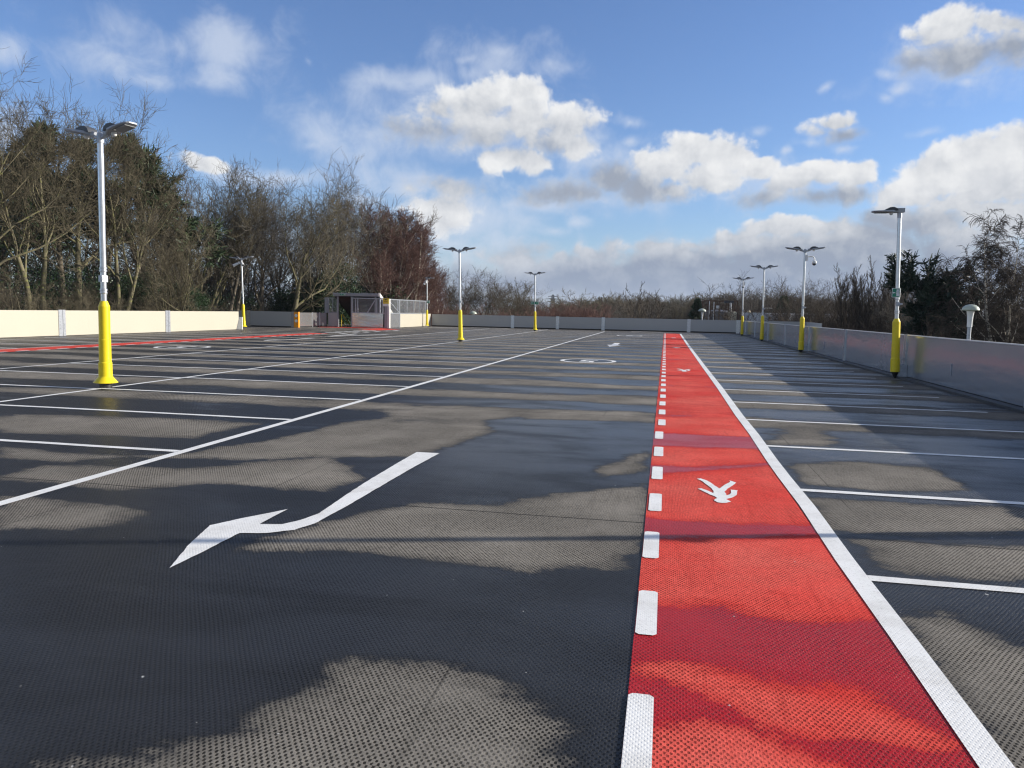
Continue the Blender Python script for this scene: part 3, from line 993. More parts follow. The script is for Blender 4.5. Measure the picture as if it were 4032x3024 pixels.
# inside: dark back wall, stringer, steps, yellow handrail
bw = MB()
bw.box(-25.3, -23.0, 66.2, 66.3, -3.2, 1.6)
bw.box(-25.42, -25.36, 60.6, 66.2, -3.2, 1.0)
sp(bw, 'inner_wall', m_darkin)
stp = MB()
for i in range(14):
    stp.box(-26.6, -25.45, 60.5+.28*i, 60.8+.28*i, -.20-.17*i, -.17*(i+1)+.14)
sp(stp, 'steps', m_stair)
hr = MB().tube([(-26.45, 60.25, .05), (-26.45, 60.25, 1.0), (-26.45, 60.45, 1.05), (-26.45, 64.4, -1.3)], .03, 8)
hr.tube([(-26.45, 60.25, .55), (-26.45, 64.4, -1.8)], .022, 8)
sp(hr, 'handrail', m_yellow)
# corner post and side run
sp(MB().box(-22.42, -22.12, 59.55, 59.62, .02, 2.38), 'corner_plate', m_frame)
sp(MB().box(-22.12, -21.95, 59.45, 59.65, .02, 2.38), 'corner_post', m_fascia)
sf = MB()
sf.box(-22.03, -21.97, 59.66, 69.25, 2.30, 2.38)
sf.box(-22.03, -21.97, 59.66, 69.25, 1.17, 1.25)
for y, w in ((61.95, .10), (61.5, .03), (63.9, .03), (65.7, .03), (67.4, .03), (69.1, .05)):
    sf.box(-22.02, -21.965, y-w, y+w, 1.25, 2.30)
sf.box(-22.05, -21.95, 61.86, 62.06, .02, 1.17)
sf.bar((-22.0, 59.7, 2.1), (-22.0, 61.8, 1.3), .07)
sfo = sp(sf, 'side_frame', m_galv)
mw = MB()
wires_y(mw, 59.7, 69.1, 1.25, 2.30, -22.0, .07)
spx(mw, 'wire_mesh', m_mesh, sfo)
sp(MB().box(-22.03, -21.98, 59.67, 61.84, .03, 1.165), 'side_panel', m_steel)
sp(MB().box(-22.03, -21.98, 62.07, 69.3, .03, 1.165), 'side_panel', m_cream)

# yellow notice on the corner post
nt = empty('notice_sign', (-22.25, 59.4, 2.05), 'yellow notice with black mark and white lower strip on the stair corner post', 'sign')
MB().box(-.24, .24, 0, .03, -.08, .36).build('upper_plate', m_signyel, nt)
MB().box(-.24, .24, 0, .03, -.28, -.085).build('lower_plate', m_signwhite, nt)
g = MB()
flat(g, ARR, -.003, .26, -.02, .22)
for z in (.12, .07):
    flat(g, [(-.14, 0), (.14, 0), (.14, .02), (-.14, .02)], -.003, z)
g.build('lettering', m_black, nt)
ex = exit_sign((-26.1, 59.755, 2.66), .50, .17, [('man', -.1, .14), ('arrow', .12, .13)], 'small green exit sign on the stair shelter fascia')
# orange pillar
op = empty('orange_pillar', (-27.62, 54.6, 0), 'orange pillar with two white discs at the bend of the low barrier', 'pillar')
MB().box(-.42, -.19, -.06, .10, .02, 1.2).build('side_plate', m_frame, op)
MB().box(-.185, .20, -.09, .11, .02, 1.2).build('front_plate', m_orange, op)
for z in (.92, .52):
    mb = MB()
    k = 14
    vs = [(.01+.12*cos(2*pi*j/k), y, z+.12*sin(2*pi*j/k)) for y in (-.10, -.0905) for j in range(k)]
    mb.add(vs, [tuple(range(k))]+[(j, (j+1) % k, k+(j+1) % k, k+j) for j in range(k)])
    mb.build('disc', m_signwhite, op)
# leaning board
lb = MB()
lb.add([(-28.3, 46.7, .02), (-27.55, 46.75, .02), (-27.75, 47.1, .84), (-28.5, 47.05, .84), (-28.3, 46.75, .02), (-27.55, 46.8, .02), (-27.75, 47.15, .84), (-28.5, 47.1, .84)], [(0, 1, 2, 3), (7, 6, 5, 4), (0, 4, 5, 1), (1, 5, 6, 2), (2, 6, 7, 3), (3, 7, 4, 0)])
tag(lb.build('board', m_white), 'plain white board leaning at the end of the left barrier', 'board')

# ------------------------------------------------------------------ terrain
gx = np.concatenate([-np.geomspace(9000, 60, 26), np.linspace(-52, 60, 29), np.geomspace(80, 9000, 24)])
gy = np.concatenate([[-4000, -800, -200], np.linspace(-80, 120, 41), np.geomspace(150, 9000, 24)])
GX, GY = np.meshgrid(gx, gy)


def ground_z(x, y):
    left = np.clip((-x-30)/8, 0, 1)*np.clip((95-y)/40, 0, 1)
    return -3.6+left*4.3+np.clip((-x-40)/60, 0, 1)*np.clip((95-y)/40, 0, 1)*.5


GZ = ground_z(GX, GY)
nx, ny = len(gx), len(gy)
i = np.arange((ny-1)*(nx-1))
a = (i//(nx-1))*nx+i % (nx-1)
tag(np_mesh('ground', np.stack([GX.ravel(), GY.ravel(), GZ.ravel()], 1), np.stack([a, a+1, a+nx+1, a+nx], 1), m_grass), kind='structure')


def gz(x, y):
    return float(ground_z(np.float64(x), np.float64(y)))


tag(MB().sheet([(-20, 78), (75, 78), (75, 150), (-20, 150)], -3.55).build('yard', m_asph), kind='structure')
# the hill
hv, hf = [], []
D = 5200.0
hx = np.linspace(-1800, 1800, 61)
c0 = ray(2330/1.82278*1.0, 690)
cx0 = c0[0]/c0[1]*D
for j in range(2):
    pass
top = [70*math.exp(-((x-20)/360)**2)+26*math.exp(-((x+700)/500)**2)+10+4*sin(x*.012)+3*sin(x*.031+1) for x in hx]
for k, (dy, f) in enumerate(((-1400, 0), (-700, .55), (0, 1), (1500, .2))):
    for x, tz in zip(hx, top):
        hv.append((cx0+x*(1+dy/D), D+dy, -5+f*tz))
for k in range(3):
    for q in range(60):
        hf.append((k*61+q, k*61+q+1, (k+1)*61+q+1, (k+1)*61+q))
tag(np_mesh('hill', np.array(hv), np.array(hf), m_hill), kind='structure')


# ------------------------------------------------------------------ trees
def norm(a):
    return a/np.maximum(np.linalg.norm(a, axis=-1, keepdims=True), 1e-9)


def perp(d, rng):
    r = rng.normal(size=d.shape)
    p = r-(r*d).sum(-1, keepdims=True)*d
    return norm(p)


def walk(P, Dv, L, segs, wander, upt, rng):
    pts = [P]
    d = Dv.copy()
    for s in range(segs):
        d = norm(d+rng.normal(size=d.shape)*wander+np.array([0, 0, upt]))
        P = P+d*(L/segs)[:, None]
        pts.append(P)
    return np.stack(pts, 1)                     # N, S+1, 3


def tubes(pts, R0, R1, k):
    N, S1, _ = pts.shape
    tan = np.empty_like(pts)
    tan[:, 1:-1] = pts[:, 2:]-pts[:, :-2]
    tan[:, 0] = pts[:, 1]-pts[:, 0]
    tan[:, -1] = pts[:, -1]-pts[:, -2]
    tan = norm(tan)
    ref = np.where(np.abs(tan[..., 2:3]) < .9, np.array([0, 0, 1.0]), np.array([1.0, 0, 0]))
    u = norm(np.cross(tan, ref))
    v = np.cross(tan, u)
    tt = np.linspace(0, 1, S1)[None, :]
    R = R0[:, None]*(1-tt)+R1[:, None]*tt
    an = np.arange(k)*2*pi/k
    V = pts[:, :, None, :]+(u[:, :, None, :]*np.cos(an)[None, None, :, None]+v[:, :, None, :]*np.sin(an)[None, None, :, None])*R[:, :, None, None]
    idx = np.arange(N*S1*k).reshape(N, S1, k)
    A = idx[:, :-1]
    B = np.roll(A, -1, 2)
    C2 = idx[:, 1:]
    Dd = np.roll(C2, -1, 2)
    F = np.stack([A, B, Dd, C2], -1).reshape(-1, 4)
    return V.reshape(-1, 3), F


def spawn(pts, R0, R1, L, n, t0, t1, ang, angv, ratio, rat_tip, rr, rng, rmin):
    N, S1, _ = pts.shape
    tt = (np.arange(n)[None, :]+rng.uniform(0, 1, (N, n)))/n
    tt = t0+(t1-t0)*tt
    s = tt*(S1-1)
    i0 = np.clip(s.astype(int), 0, S1-2)
    fr = (s-i0)[..., None]
    nn = np.arange(N)[:, None]
    a, b = pts[nn, i0], pts[nn, i0+1]
    P = (a*(1-fr)+b*fr).reshape(-1, 3)
    d = norm(b-a).reshape(-1, 3)
    pr = perp(d, rng)
    th = rng.normal(ang, angv, len(P))[:, None]
    D2 = norm(d*np.cos(th)+pr*np.sin(th))
    Lc = (L[:, None]*(ratio*(1-tt)+rat_tip*tt)).reshape(-1)*rng.uniform(.7, 1.25, len(P))
    Rp = (R0[:, None]*(1-tt)+R1[:, None]*tt).reshape(-1)
    Rc = np.maximum(np.minimum(Rp*rr, Rp*.9), rmin)
    return P, D2, Lc, Rc


def grow(seed, stems, H, trunk_r, lv, rmin=.0105, spread=.0, split=3, sides=(8, 6, 4, 3, 3, 3), trunk_up=.03, trunk_wander=.06, tip_r=.22, trunk_frac=1.0):
    """lv: (n, t0, t1, angle, var, ratio, ratio at tip, radius ratio, segs, wander, up)"""
    rng = np.random.default_rng(seed)
    P = np.zeros((stems, 3))
    if stems > 1:
        P[:, :2] = rng.normal(0, .25, (stems, 2))
    D0 = norm(np.concatenate([rng.normal(0, spread, (stems, 2)), np.ones((stems, 1))], 1))
    L = np.full(stems, H*trunk_frac)*rng.uniform(.8, 1.0, stems) if stems > 1 else np.array([H*trunk_frac])
    R = np.full(stems, trunk_r)
    R1 = R*tip_r*.5
    pts = walk(P, D0, L, 9, trunk_wander, trunk_up, rng)
    out = [[], []]
    out[0].append(tubes(pts, R, R1, sides[0]))
    for q, (n, t0, t1, ang, av, ra, rt, rr, segs, wn, upt) in enumerate(lv):
        P, D2, L2, Rc = spawn(pts, R, R1, L, n, t0, t1, ang, av, ra, rt, rr, rng, rmin)
        pts = walk(P, D2, L2, segs, wn, upt, rng)
        R, L = Rc, L2
        R1 = np.maximum(R*tip_r, rmin*.5)
        out[0 if q < 1 else 1].append(tubes(pts, R, R1, sides[min(q+1, len(sides)-1)]))
    tips = pts[:, -1]
    res = []
    for grp in out:
        vs, fs, o = [], [], 0
        for v, f in grp:
            vs.append(v)
            fs.append(f+o)
            o += len(v)
        res.append((np.concatenate(vs), np.concatenate(fs)))
    return res, tips, pts


def tree(name, seed, args, mt, mc, label='', cat='tree', group=None):
    (tr_, cr_), tips, pts = grow(seed, **args)
    r = empty(name, (0, 0, -500), label, cat, group)
    np_mesh('trunk', *tr_, mt, r)
    np_mesh('crown', *cr_, mc, r)
    return r, tips, pts


OAK = dict(stems=1, H=12, trunk_r=.27, trunk_frac=.72, spread=.03, trunk_wander=.10, lv=[
    (11, .22, 1.0, .85, .2, .80, .55, .55, 7, .16, .075),
    (8, .22, 1.0, .75, .25, .52, .42, .55, 6, .20, .06),
    (6, .15, 1.0, .75, .3, .50, .45, .60, 5, .20, .05),
    (4, .1, 1.0, .70, .3, .72, .62, .75, 4, .16, .06)])
OAK2 = dict(stems=2, H=12, trunk_r=.20, trunk_frac=.80, spread=.16, trunk_wander=.09, lv=[
    (9, .25, 1.0, .70, .2, .62, .45, .55, 7, .15, .10),
    (8, .2, 1.0, .70, .25, .50, .42, .55, 6, .18, .07),
    (6, .15, 1.0, .70, .3, .52, .45, .60, 5, .18, .06),
    (4, .1, 1.0, .65, .3, .72, .62, .75, 4, .15, .06)])
MULTI = dict(stems=5, H=10, trunk_r=.10, trunk_frac=.85, spread=.26, trunk_wander=.07, lv=[
    (8, .15, 1.0, .60, .2, .48, .34, .55, 6, .12, .10),
    (8, .15, 1.0, .60, .25, .50, .42, .55, 5, .16, .08),
    (7, .1, 1.0, .60, .3, .52, .45, .55, 3, .2, .05),
    (2, .1, 1.0, .55, .3, .6, .55, .65, 2, .15, .05)])
BIRCH = dict(stems=1, H=12, trunk_r=.11, trunk_frac=1.0, spread=.05, trunk_wander=.035, trunk_up=.02, tip_r=.3, lv=[
    (22, .20, 1.0, .60, .15, .34, .12, .38, 6, .08, .10),
    (9, .15, 1.0, .55, .2, .48, .40, .55, 5, .12, .05),
    (8, .1, 1.0, .55, .25, .55, .45, .6, 3, .15, .0),
    (3, .1, 1.0, .5, .25, .7, .6, .7, 2, .12, -.02)])
WEEP = dict(stems=2, H=12, trunk_r=.12, trunk_frac=.95, spread=.13, trunk_wander=.05, trunk_up=.02, tip_r=.3, lv=[
    (15, .25, 1.0, .65, .15, .36, .15, .42, 7, .10, .06),
    (9, .15, 1.0, .6, .2, .48, .40, .55, 6, .12, -.06),
    (8, .1, 1.0, .5, .25, .6, .5, .6, 5, .10, -.16),
    (4, .1, 1.0, .4, .25, .6, .5, .7, 4, .10, -.22)])
UPRIGHT = dict(stems=9, H=9, trunk_r=.085, trunk_frac=.95, spread=.17, trunk_wander=.035, trunk_up=.03, lv=[
    (14, .12, 1.0, .42, .12, .30, .15, .5, 5, .06, .16),
    (8, .1, 1.0, .42, .2, .42, .36, .55, 4, .08, .12),
    (6, .1, 1.0, .42, .2, .5, .4, .65, 3, .1, .08)])
SPARSE = dict(stems=7, H=7, trunk_r=.065, trunk_frac=.95, spread=.30, trunk_wander=.04, trunk_up=.03, rmin=.02, lv=[
    (8, .2, 1.0, .55, .15, .30, .2, .5, 5, .08, .12),
    (6, .2, 1.0, .5, .2, .4, .35, .6, 3, .1, .08),
    (3, .2, 1.0, .5, .2, .4, .35, .7, 2, .1, .05)])
DOME = dict(stems=1, H=9, trunk_r=.22, trunk_frac=.55, spread=.02, rmin=.009, lv=[
    (14, .3, 1.0, .75, .2, 1.0, .85, .5, 6, .10, .05),
    (8, .3, 1.0, .6, .2, .5, .45, .5, 5, .14, .06),
    (8, .2, 1.0, .6, .25, .55, .5, .55, 3, .15, .04),
    (5, .2, 1.0, .5, .3, .6, .55, .65, 3, .15, .03)])

GL = 'bare trees behind the left barrier'
protos = {}
protos['oakA'] = tree('bare_tree', 1, OAK, m_bark, m_twig_olive)[0]
protos['oakB'] = tree('bare_tree', 2, OAK, m_bark2, m_twig_brown)[0]
protos['oakC'] = tree('bare_tree', 3, OAK2, m_bark, m_twig_olive)[0]
protos['oakD'] = tree('bare_tree', 14, OAK2, m_bark2, m_twig_grey)[0]
protos['multi'] = tree('bare_tree', 5, MULTI, m_bark, m_twig_olive)[0]
protos['multi2'] = tree('bare_tree', 6, MULTI, m_bark2, m_twig_brown)[0]
protos['birchA'] = tree('birch_tree', 7, BIRCH, m_birch, m_twig_red)[0]
protos['birchB'] = tree('birch_tree', 8, BIRCH, m_birch, m_twig_red)[0]
protos['weep'] = tree('birch_tree', 9, WEEP, m_birch, m_twig_dark)[0]
protos['up'] = tree('bare_tree', 10, UPRIGHT, m_bark2, m_twig_dark)[0]
protos['sparse'] = tree('bare_tree', 11, SPARSE, m_bark2, m_twig_dark)[0]
protos['dome'] = tree('bare_tree', 12, DOME, m_bark2, m_twig_grey)[0]
bpy.context.view_layer.update()
HT = {}
for k, r in protos.items():
    HT[k] = max(max(v[2] for v in c.bound_box) for c in r.children)
used = set()


def put(kind, px, Y, pytop, label, rot, group, wide=1.0, zb=None):
    """a tree whose crown top shows at (px, pytop) from the deck, standing at depth Y"""
    p = W(px, pytop, Y)
    x = float(p[0])
    z0 = gz(x, Y) if zb is None else zb
    s = max(.2, (float(p[2])-z0)/HT[kind])*(1.10 if group == GL else 1.0)
    r = protos[kind]
    if kind not in used:
        used.add(kind)
        r.location = (x, Y, z0)
        r.rotation_euler = (0, 0, rot)
        r.scale = (s*wide, s*wide, s)
        tag(r, label, 'tree', group)
        return r
    return dup(r, (x, Y, z0), rot, (s*wide, s*wide, s), label, group)


put('oakC', -40, 41, 140, 'bare tree cut by the left picture edge, large olive crown', .3, GL)
put('oakC', 40, 43, 158, 'tall bare olive tree left of the nearest lamp post, highest crown', 1.7, GL, .9)
put('oakA', 150, 47, 172, 'tall bare tree behind the nearest lamp head, mossy trunk', 2.9, GL, .85)
put('oakC', 262, 49, 215, 'bare tree just right of the nearest lamp post, leaning limbs', 4.0, GL, .8)
put('oakB', 318, 54, 330, 'bare brown tree in front of the dark pine', 5.1, GL, .9)
put('multi', 366, 48, 470, 'slim forked bare sapling close behind the left barrier', .9, GL, .8)
put('multi', 432, 60, 372, 'many stemmed bare tree between the sapling and the recess lamp', 2.2, GL)
put('oakD', 497, 61, 352, 'tall grey bare tree behind the recess lamp post', .4, GL, .9)
put('oakB', 560, 66, 358, 'bare brown tree right of the recess lamp post', 3.3, GL, .85)
put('oakA', 622, 64, 366, 'broad bare tree left of the stair shelter, thick pale trunk', 1.2, GL, .95)
put('oakD', 690, 70, 366, 'tall bare tree directly behind the stair shelter doorway', 5.2, GL, .9)
put('oakB', 752, 77, 402, 'dark bare tree rising behind the stair shelter roof', .2, GL, .85)
G2 = 'bare trees in the second row behind the left barrier'
for px, Y, top, k, rot, lb in ((-10, 62, 240, 'oakB', .7, 'second row bare tree at the far left edge'), (85, 66, 250, 'oakD', 1.9, 'second row bare tree behind the highest olive crown'), (205, 68, 265, 'oakB', 3.0, 'second row bare tree beside the nearest lamp pole'), (345, 74, 385, 'oakD', 4.2, 'second row bare tree behind the sapling'), (400, 78, 392, 'multi2', .5, 'second row many stemmed tree right of the sapling'), (465, 82, 395, 'oakB', 5.0, 'second row bare tree left of the recess lamp'), (530, 84, 375, 'multi2', 2.5, 'second row many stemmed tree right of the recess lamp'), (590, 86, 378, 'oakD', 1.1, 'second row bare tree left of the broad pale trunk'), (655, 88, 385, 'oakB', 2.6, 'second row bare tree right of the broad pale trunk'), (725, 90, 405, 'oakD', 3.9, 'second row bare tree above the stair roof'), (790, 93, 425, 'multi2', 4.4, 'second row many stemmed tree left of the birches')):
    put(k, px, Y, top, lb, rot, G2, 1.0)
GB = 'pale stemmed birches behind the mesh fence'
for n, (px, Y, top, k, rot, lb) in enumerate(((812, 80, 432, 'birchA', .1, 'leftmost reddish birch behind the stair corner post'), (836, 82, 452, 'birchB', 1.0, 'reddish birch behind the start of the mesh fence'), (857, 83, 455, 'birchA', 2.2, 'third reddish birch along the mesh fence'), (880, 85, 470, 'birchB', 3.4, 'fourth reddish birch along the mesh fence'), (903, 87, 482, 'birchA', 4.1, 'reddish birch left of the single headed fence lamp'), (925, 89, 520, 'birchB', 5.0, 'reddish birch just behind the single headed fence lamp'), (952, 94, 555, 'birchA', 5.9, 'rightmost and lowest reddish birch, in the corner gap'), (822, 86, 440, 'birchB', 2.7, 'birch set back behind the leftmost reddish birch'), (868, 90, 462, 'birchA', .7, 'birch set back behind the middle of the mesh fence'))):
    put(k, px, Y, top, lb, rot, GB, 1.25)
GM = 'rounded bare trees beyond the far barrier'
for px, Y, top, k, rot, w, lb in ((985, 108, 566, 'multi2', .3, 1.1, 'bare bushy tree just left of the middle lamp post'), (1030, 112, 578, 'oakB', 1.4, 1.15, 'rounded bare tree just right of the middle lamp post'), (1075, 114, 580, 'oakD', 2.8, 1.15, 'rounded bare tree midway between the two centre lamps'), (1122, 118, 592, 'oakB', 4.2, 1.15, 'rounded bare tree left of the farthest centre lamp'), (1165, 128, 632, 'multi2', 2.0, 1.2, 'low bare tree right of the farthest centre lamp'), (1000, 125, 590, 'oakD', 5.0, 1.2, 'bare tree set back behind the middle lamp post'), (1105, 130, 598, 'multi', 3.4, 1.3, 'bare thicket tree set back between the centre lamps')):
    put(k, px, Y, top, lb, rot, GM, w)
GF = 'small bare trees along the horizon'
for px, Y, top, k, rot, w, lb in ((1215, 150, 652, 'multi2', .2, 1.4, 'low horizon tree right of the pylon'), (1258, 160, 650, 'multi', 1.2, 1.5, 'low horizon tree left of the telecom mast'), (1290, 170, 656, 'multi2', 2.2, 1.4, 'low horizon tree below the telecom mast'), (1333, 160, 646, 'dome', .5, 1.0, 'umbrella shaped horizon tree left of the spindly tree'), (1425, 140, 640, 'oakD', 1.5, 1.2, 'horizon tree directly behind the spindly tree'), (1455, 165, 655, 'multi', 3.2, 1.5, 'olive horizon tree right of the spindly tree'), (1480, 170, 650, 'multi2', 4.2, 1.5, 'olive horizon tree left of the small dark conifer'), (1535, 175, 640, 'multi', 5.2, 1.4, 'olive horizon tree behind the tank railing'), (1560, 180, 636, 'multi2', .9, 1.4, 'tallest olive horizon tree behind the tank railing')):
    put(k, px, Y, top, lb, rot, GF, w)
put('sparse', 1398, 84, 608, 'spindly dark many stemmed tree standing alone beyond the far barrier', .6, GF, .95)
GR = 'bare trees beyond the right barrier'
put('dome', 1646, 128, 618, 'large rounded pale bare tree between the far right lamps', 2.0, GR, 1.05)
put('oakD', 1712, 120, 655, 'small bare tree right of the pointed conifer', 1.3, GR, 1.1)
put('oakB', 1782, 76, 578, 'dark bare tree right of the dome camera lamp', 3.7, GR, .95)
put('up', 1842, 72, 566, 'left clump of dark upright twigs beyond the right barrier', .2, GR, 1.0)
put('up', 1888, 70, 552, 'tallest middle clump of dark upright twigs', 1.6, GR, 1.0)
put('up', 1930, 71, 566, 'right clump of dark upright twigs just left of the nearest right lamp', 3.1, GR, 1.0)
put('oakD', 1985, 66, 585, 'brown bare tree right of the nearest right lamp', 1.1, GR, 1.0)
put('weep', 2110, 55, 528, 'drooping dark birch left of the picture corner', .4, GR, 1.25)
put('weep', 2196, 44, 438, 'tall drooping birch with white stems at the right edge', 2.4, GR, 1.1)
put('weep', 2150, 60, 545, 'drooping birch set back behind the right edge birch', 4.4, GR, 1.4)
put('oakD', 2060, 62, 575, 'dark bare tree behind the right hand pine', 2.9, GR, 1.3)
put('weep', 2262, 48, 470, 'drooping birch cut by the right picture edge', 5.4, GR, 1.2)


# evergreen ------------------------------------------------------------
def blades(centres, dirs, n, length, width, rng, spread=.8):
    """needle or leaf blades: n flat quads around each centre"""
    N = len(centres)
    c = np.repeat(centres, n, 0)
    d = norm(np.repeat(dirs, n, 0)+rng.normal(0, spread, (N*n, 3)))
    w = norm(np.cross(d, rng.normal(size=d.shape)))*width*rng.uniform(.6, 1.3, (N*n, 1))
    l = d*length*rng.uniform(.6, 1.3, (N*n, 1))
    c = c+rng.normal(0, length*.25, c.shape)
    V = np.stack([c-w, c+w, c+w*.5+l, c-w*.5+l], 1).reshape(-1, 3)
    F = np.arange(N*n*4).reshape(-1, 4)
    return V, F


PINE = dict(stems=1, H=10, trunk_r=.22, trunk_frac=.95, spread=.02, trunk_wander=.03, rmin=.02, lv=[
    (16, .28, 1.0, 1.05, .25, .50, .14, .35, 5, .12, .05),
    (8, .35, 1.0, .75, .25, .45, .35, .5, 4, .15, .07),
    (5, .4, 1.0, .7, .3, .5, .45, .6, 2, .2, .08)])
TUFT = dict(stems=1, H=8, trunk_r=.2, trunk_frac=.72, spread=.02, trunk_wander=.04, rmin=.02, lv=[
    (15, .2, 1.0, .8, .2, .62, .45, .45, 5, .10, .12),
    (7, .35, 1.0, .65, .25, .45, .4, .5, 4, .15, .14),
    (4, .4, 1.0, .6, .3, .5, .45, .6, 2, .2, .16)])


def pine(seed, args, mleaf, n, length, width, label, group):
    (tr_, cr_), tips, pts = grow(seed, **args)
    rng = np.random.default_rng(seed+100)
    r = empty('pine_tree', (0, 0, -500), label, 'tree', group)
    np_mesh('trunk', *tr_, m_bark2, r)
    np_mesh('branches', *cr_, m_twig_dark, r)
    d = norm(pts[:, -1]-pts[:, 0])
    cc = np.concatenate([pts[:, -1], pts[:, 1]])
    dd = np.concatenate([d, d])
    V, F = blades(cc, dd, n, length, width, rng)
    np_mesh('crown', V, F, mleaf, r, smooth=False)
    return r, max(V[:, 2])


GP = 'evergreen pines'
p1, h1 = pine(21, PINE, m_pine, 10, .40, .04, 'dark pine between the bare trees left of the nearest lamp', GP)
p2, h2 = pine(22, TUFT, m_pine2, 14, .40, .05, 'dense dark tufted pine beyond the right barrier', GP)


def place_root(r, h, px, Y, top, rot, wide=1.0, copy_label=None):
    q = W(px, top, Y)
    x = float(q[0])
    z0 = gz(x, Y)
    s = (float(q[2])-z0)/h
    if copy_label:
        return dup(r, (x, Y, z0), rot, (s*wide, s*wide, s), copy_label)
    r.location = (x, Y, z0)
    r.rotation_euler = (0, 0, rot)
    r.scale = (s*wide, s*wide, s)
    return r


place_root(p1, h1, 122, 50, 245, .3, 1.0)
place_root(p1, h1, 312, 55, 285, 2.0, 1.0, 'dark pine right of the nearest lamp post')
place_root(p1, h1, 20, 60, 330, 4.0, 1.1, 'half hidden dark pine low at the left edge')
place_root(p2, h2, 2026, 56, 540, .5, .95)


def cone_tree(seed, label, group):
    rng = np.random.default_rng(seed)
    r = empty('conifer_tree', (0, 0, -500), label, 'tree', group)
    MB().lathe([(.16, 0), (.10, 3), (.02, 8)], 8).build('trunk', m_bark2, r)
    n = 2600
    h = rng.uniform(.08, 1, n)**.8
    az = rng.uniform(0, 2*pi, n)
    lob = 1+.35*np.sin(az*4+h*23)+.35*np.sin(az*2-h*41)+.2*np.sin(h*60)
    rad = (1-h)**.75*2.1*np.abs(lob)*rng.uniform(.35, 1.15, n)+.05
    c = np.stack([rad*np.cos(az), rad*np.sin(az), h*8.2], 1)
    d = norm(np.stack([np.cos(az), np.sin(az), np.full(n, .1)], 1))
    V, F = blades(c, d, 9, .30, .05, rng, .5)
    np_mesh('crown', V, F, m_conifer, r, smooth=False)
    return r, 8.4


c1, hc = cone_tree(31, 'small dark conifer left of the tank railing', 'pointed conifers')
place_root(c1, hc, 1507, 118, 645, .2, .9)
place_root(c1, hc, 1694, 112, 640, 2.0, 1.0, 'pointed dark conifer between the far right lamps')
place_root(c1, hc, 1735, 108, 668, 4.0, 1.6, 'squat dark conifer behind the dome camera lamp')


def shrub(seed, n, sx, sz, label, mleaf, name='holly_bush', group=None, leafsize=.042):
    rng = np.random.default_rng(seed)
    r = empty(name, (0, 0, -500), label, 'bush', group)
    nb = 9
    bc = np.stack([rng.uniform(-.6, .6, nb)*sx, rng.uniform(-.6, .6, nb)*sx, rng.uniform(.25, .85, nb)*sz], 1)
    br = rng.uniform(.28, .5, nb)*min(sx, sz)
    which = rng.integers(0, nb, n)
    d = norm(rng.normal(size=(n, 3)))
    c = bc[which]+d*(br[which]*rng.uniform(.6, 1.05, n))[:, None]
    c[:, 2] = np.maximum(c[:, 2], .05)
    V, F = blades(c, d, 3, leafsize*1.5, leafsize*.6, rng, .9)
    np_mesh('foliage', V, F, mleaf, r, smooth=False)
    (tr_, cr_), _, _ = grow(seed, stems=5, H=sz*.8, trunk_r=.04, spread=.4, lv=[(6, .2, 1, .6, .2, .4, .3, .5, 3, .1, .05), (4, .2, 1, .6, .2, .4, .3, .5, 2, .1, .05)])
    np_mesh('stems', np.concatenate([tr_[0], cr_[0]]), np.concatenate([tr_[1], cr_[1]+len(tr_[0])]), m_bark2, r)
    return r


GH = 'evergreen bushes behind the left barrier'
h1b = shrub(41, 13000, 2.2, 3.2, 'glossy holly bush right of the nearest lamp post', m_holly, group=GH)
for k, (px, Y, top, wd, lb) in enumerate(((300, 52, 590, 1.0, None), (395, 53, 615, 1.0, 'glossy holly bush right of the forked sapling'), (235, 53, 612, 1.0, 'glossy holly bush behind the nearest lamp pole'), (655, 72, 618, 1.0, 'holly bush left of the stair shelter'), (700, 70, 575, .6, 'ivy clad stem bush at the stair shelter left edge'), (785, 80, 605, 1.0, 'holly bush right of the stair roof'))):
    q = W(px, top, Y)
    x = float(q[0])
    z0 = gz(x, Y)
    s = (float(q[2])-z0)/3.5
    if k == 0:
        h1b.location = (x, Y, z0)
        h1b.scale = (s*wd, s*wd, s)
    else:
        dup(h1b, (x, Y, z0), k*1.3, (s*wd, s*wd, s), lb)

# undergrowth nobody could count ----------------------------------------
rng = np.random.default_rng(77)


def scatter_leaves(n_cl, area, hmax, name, m, per=26, size=.10, rmax=1.0):
    x0, y0, x1, y1, wd = area
    tt = rng.uniform(0, 1, n_cl)
    off = rng.uniform(-wd, wd, n_cl)
    dx, dy = x1-x0, y1-y0
    L = math.hypot(dx, dy)
    cx = x0+dx*tt-dy/L*off
    cy = y0+dy*tt+dx/L*off
    cz = np.array([gz(a, b) for a, b in zip(cx, cy)])+rng.uniform(.1, 1, n_cl)**1.4*hmax
    c = np.stack([cx, cy, cz], 1)
    cc = np.repeat(c, per, 0)+rng.normal(0, rmax*.35, (n_cl*per, 3))
    V, F = blades(cc, norm(rng.normal(size=cc.shape)), 1, size*1.5, size*.6, rng, 1.0)
    return tag(np_mesh(name, V, F, m, smooth=False), kind='stuff')


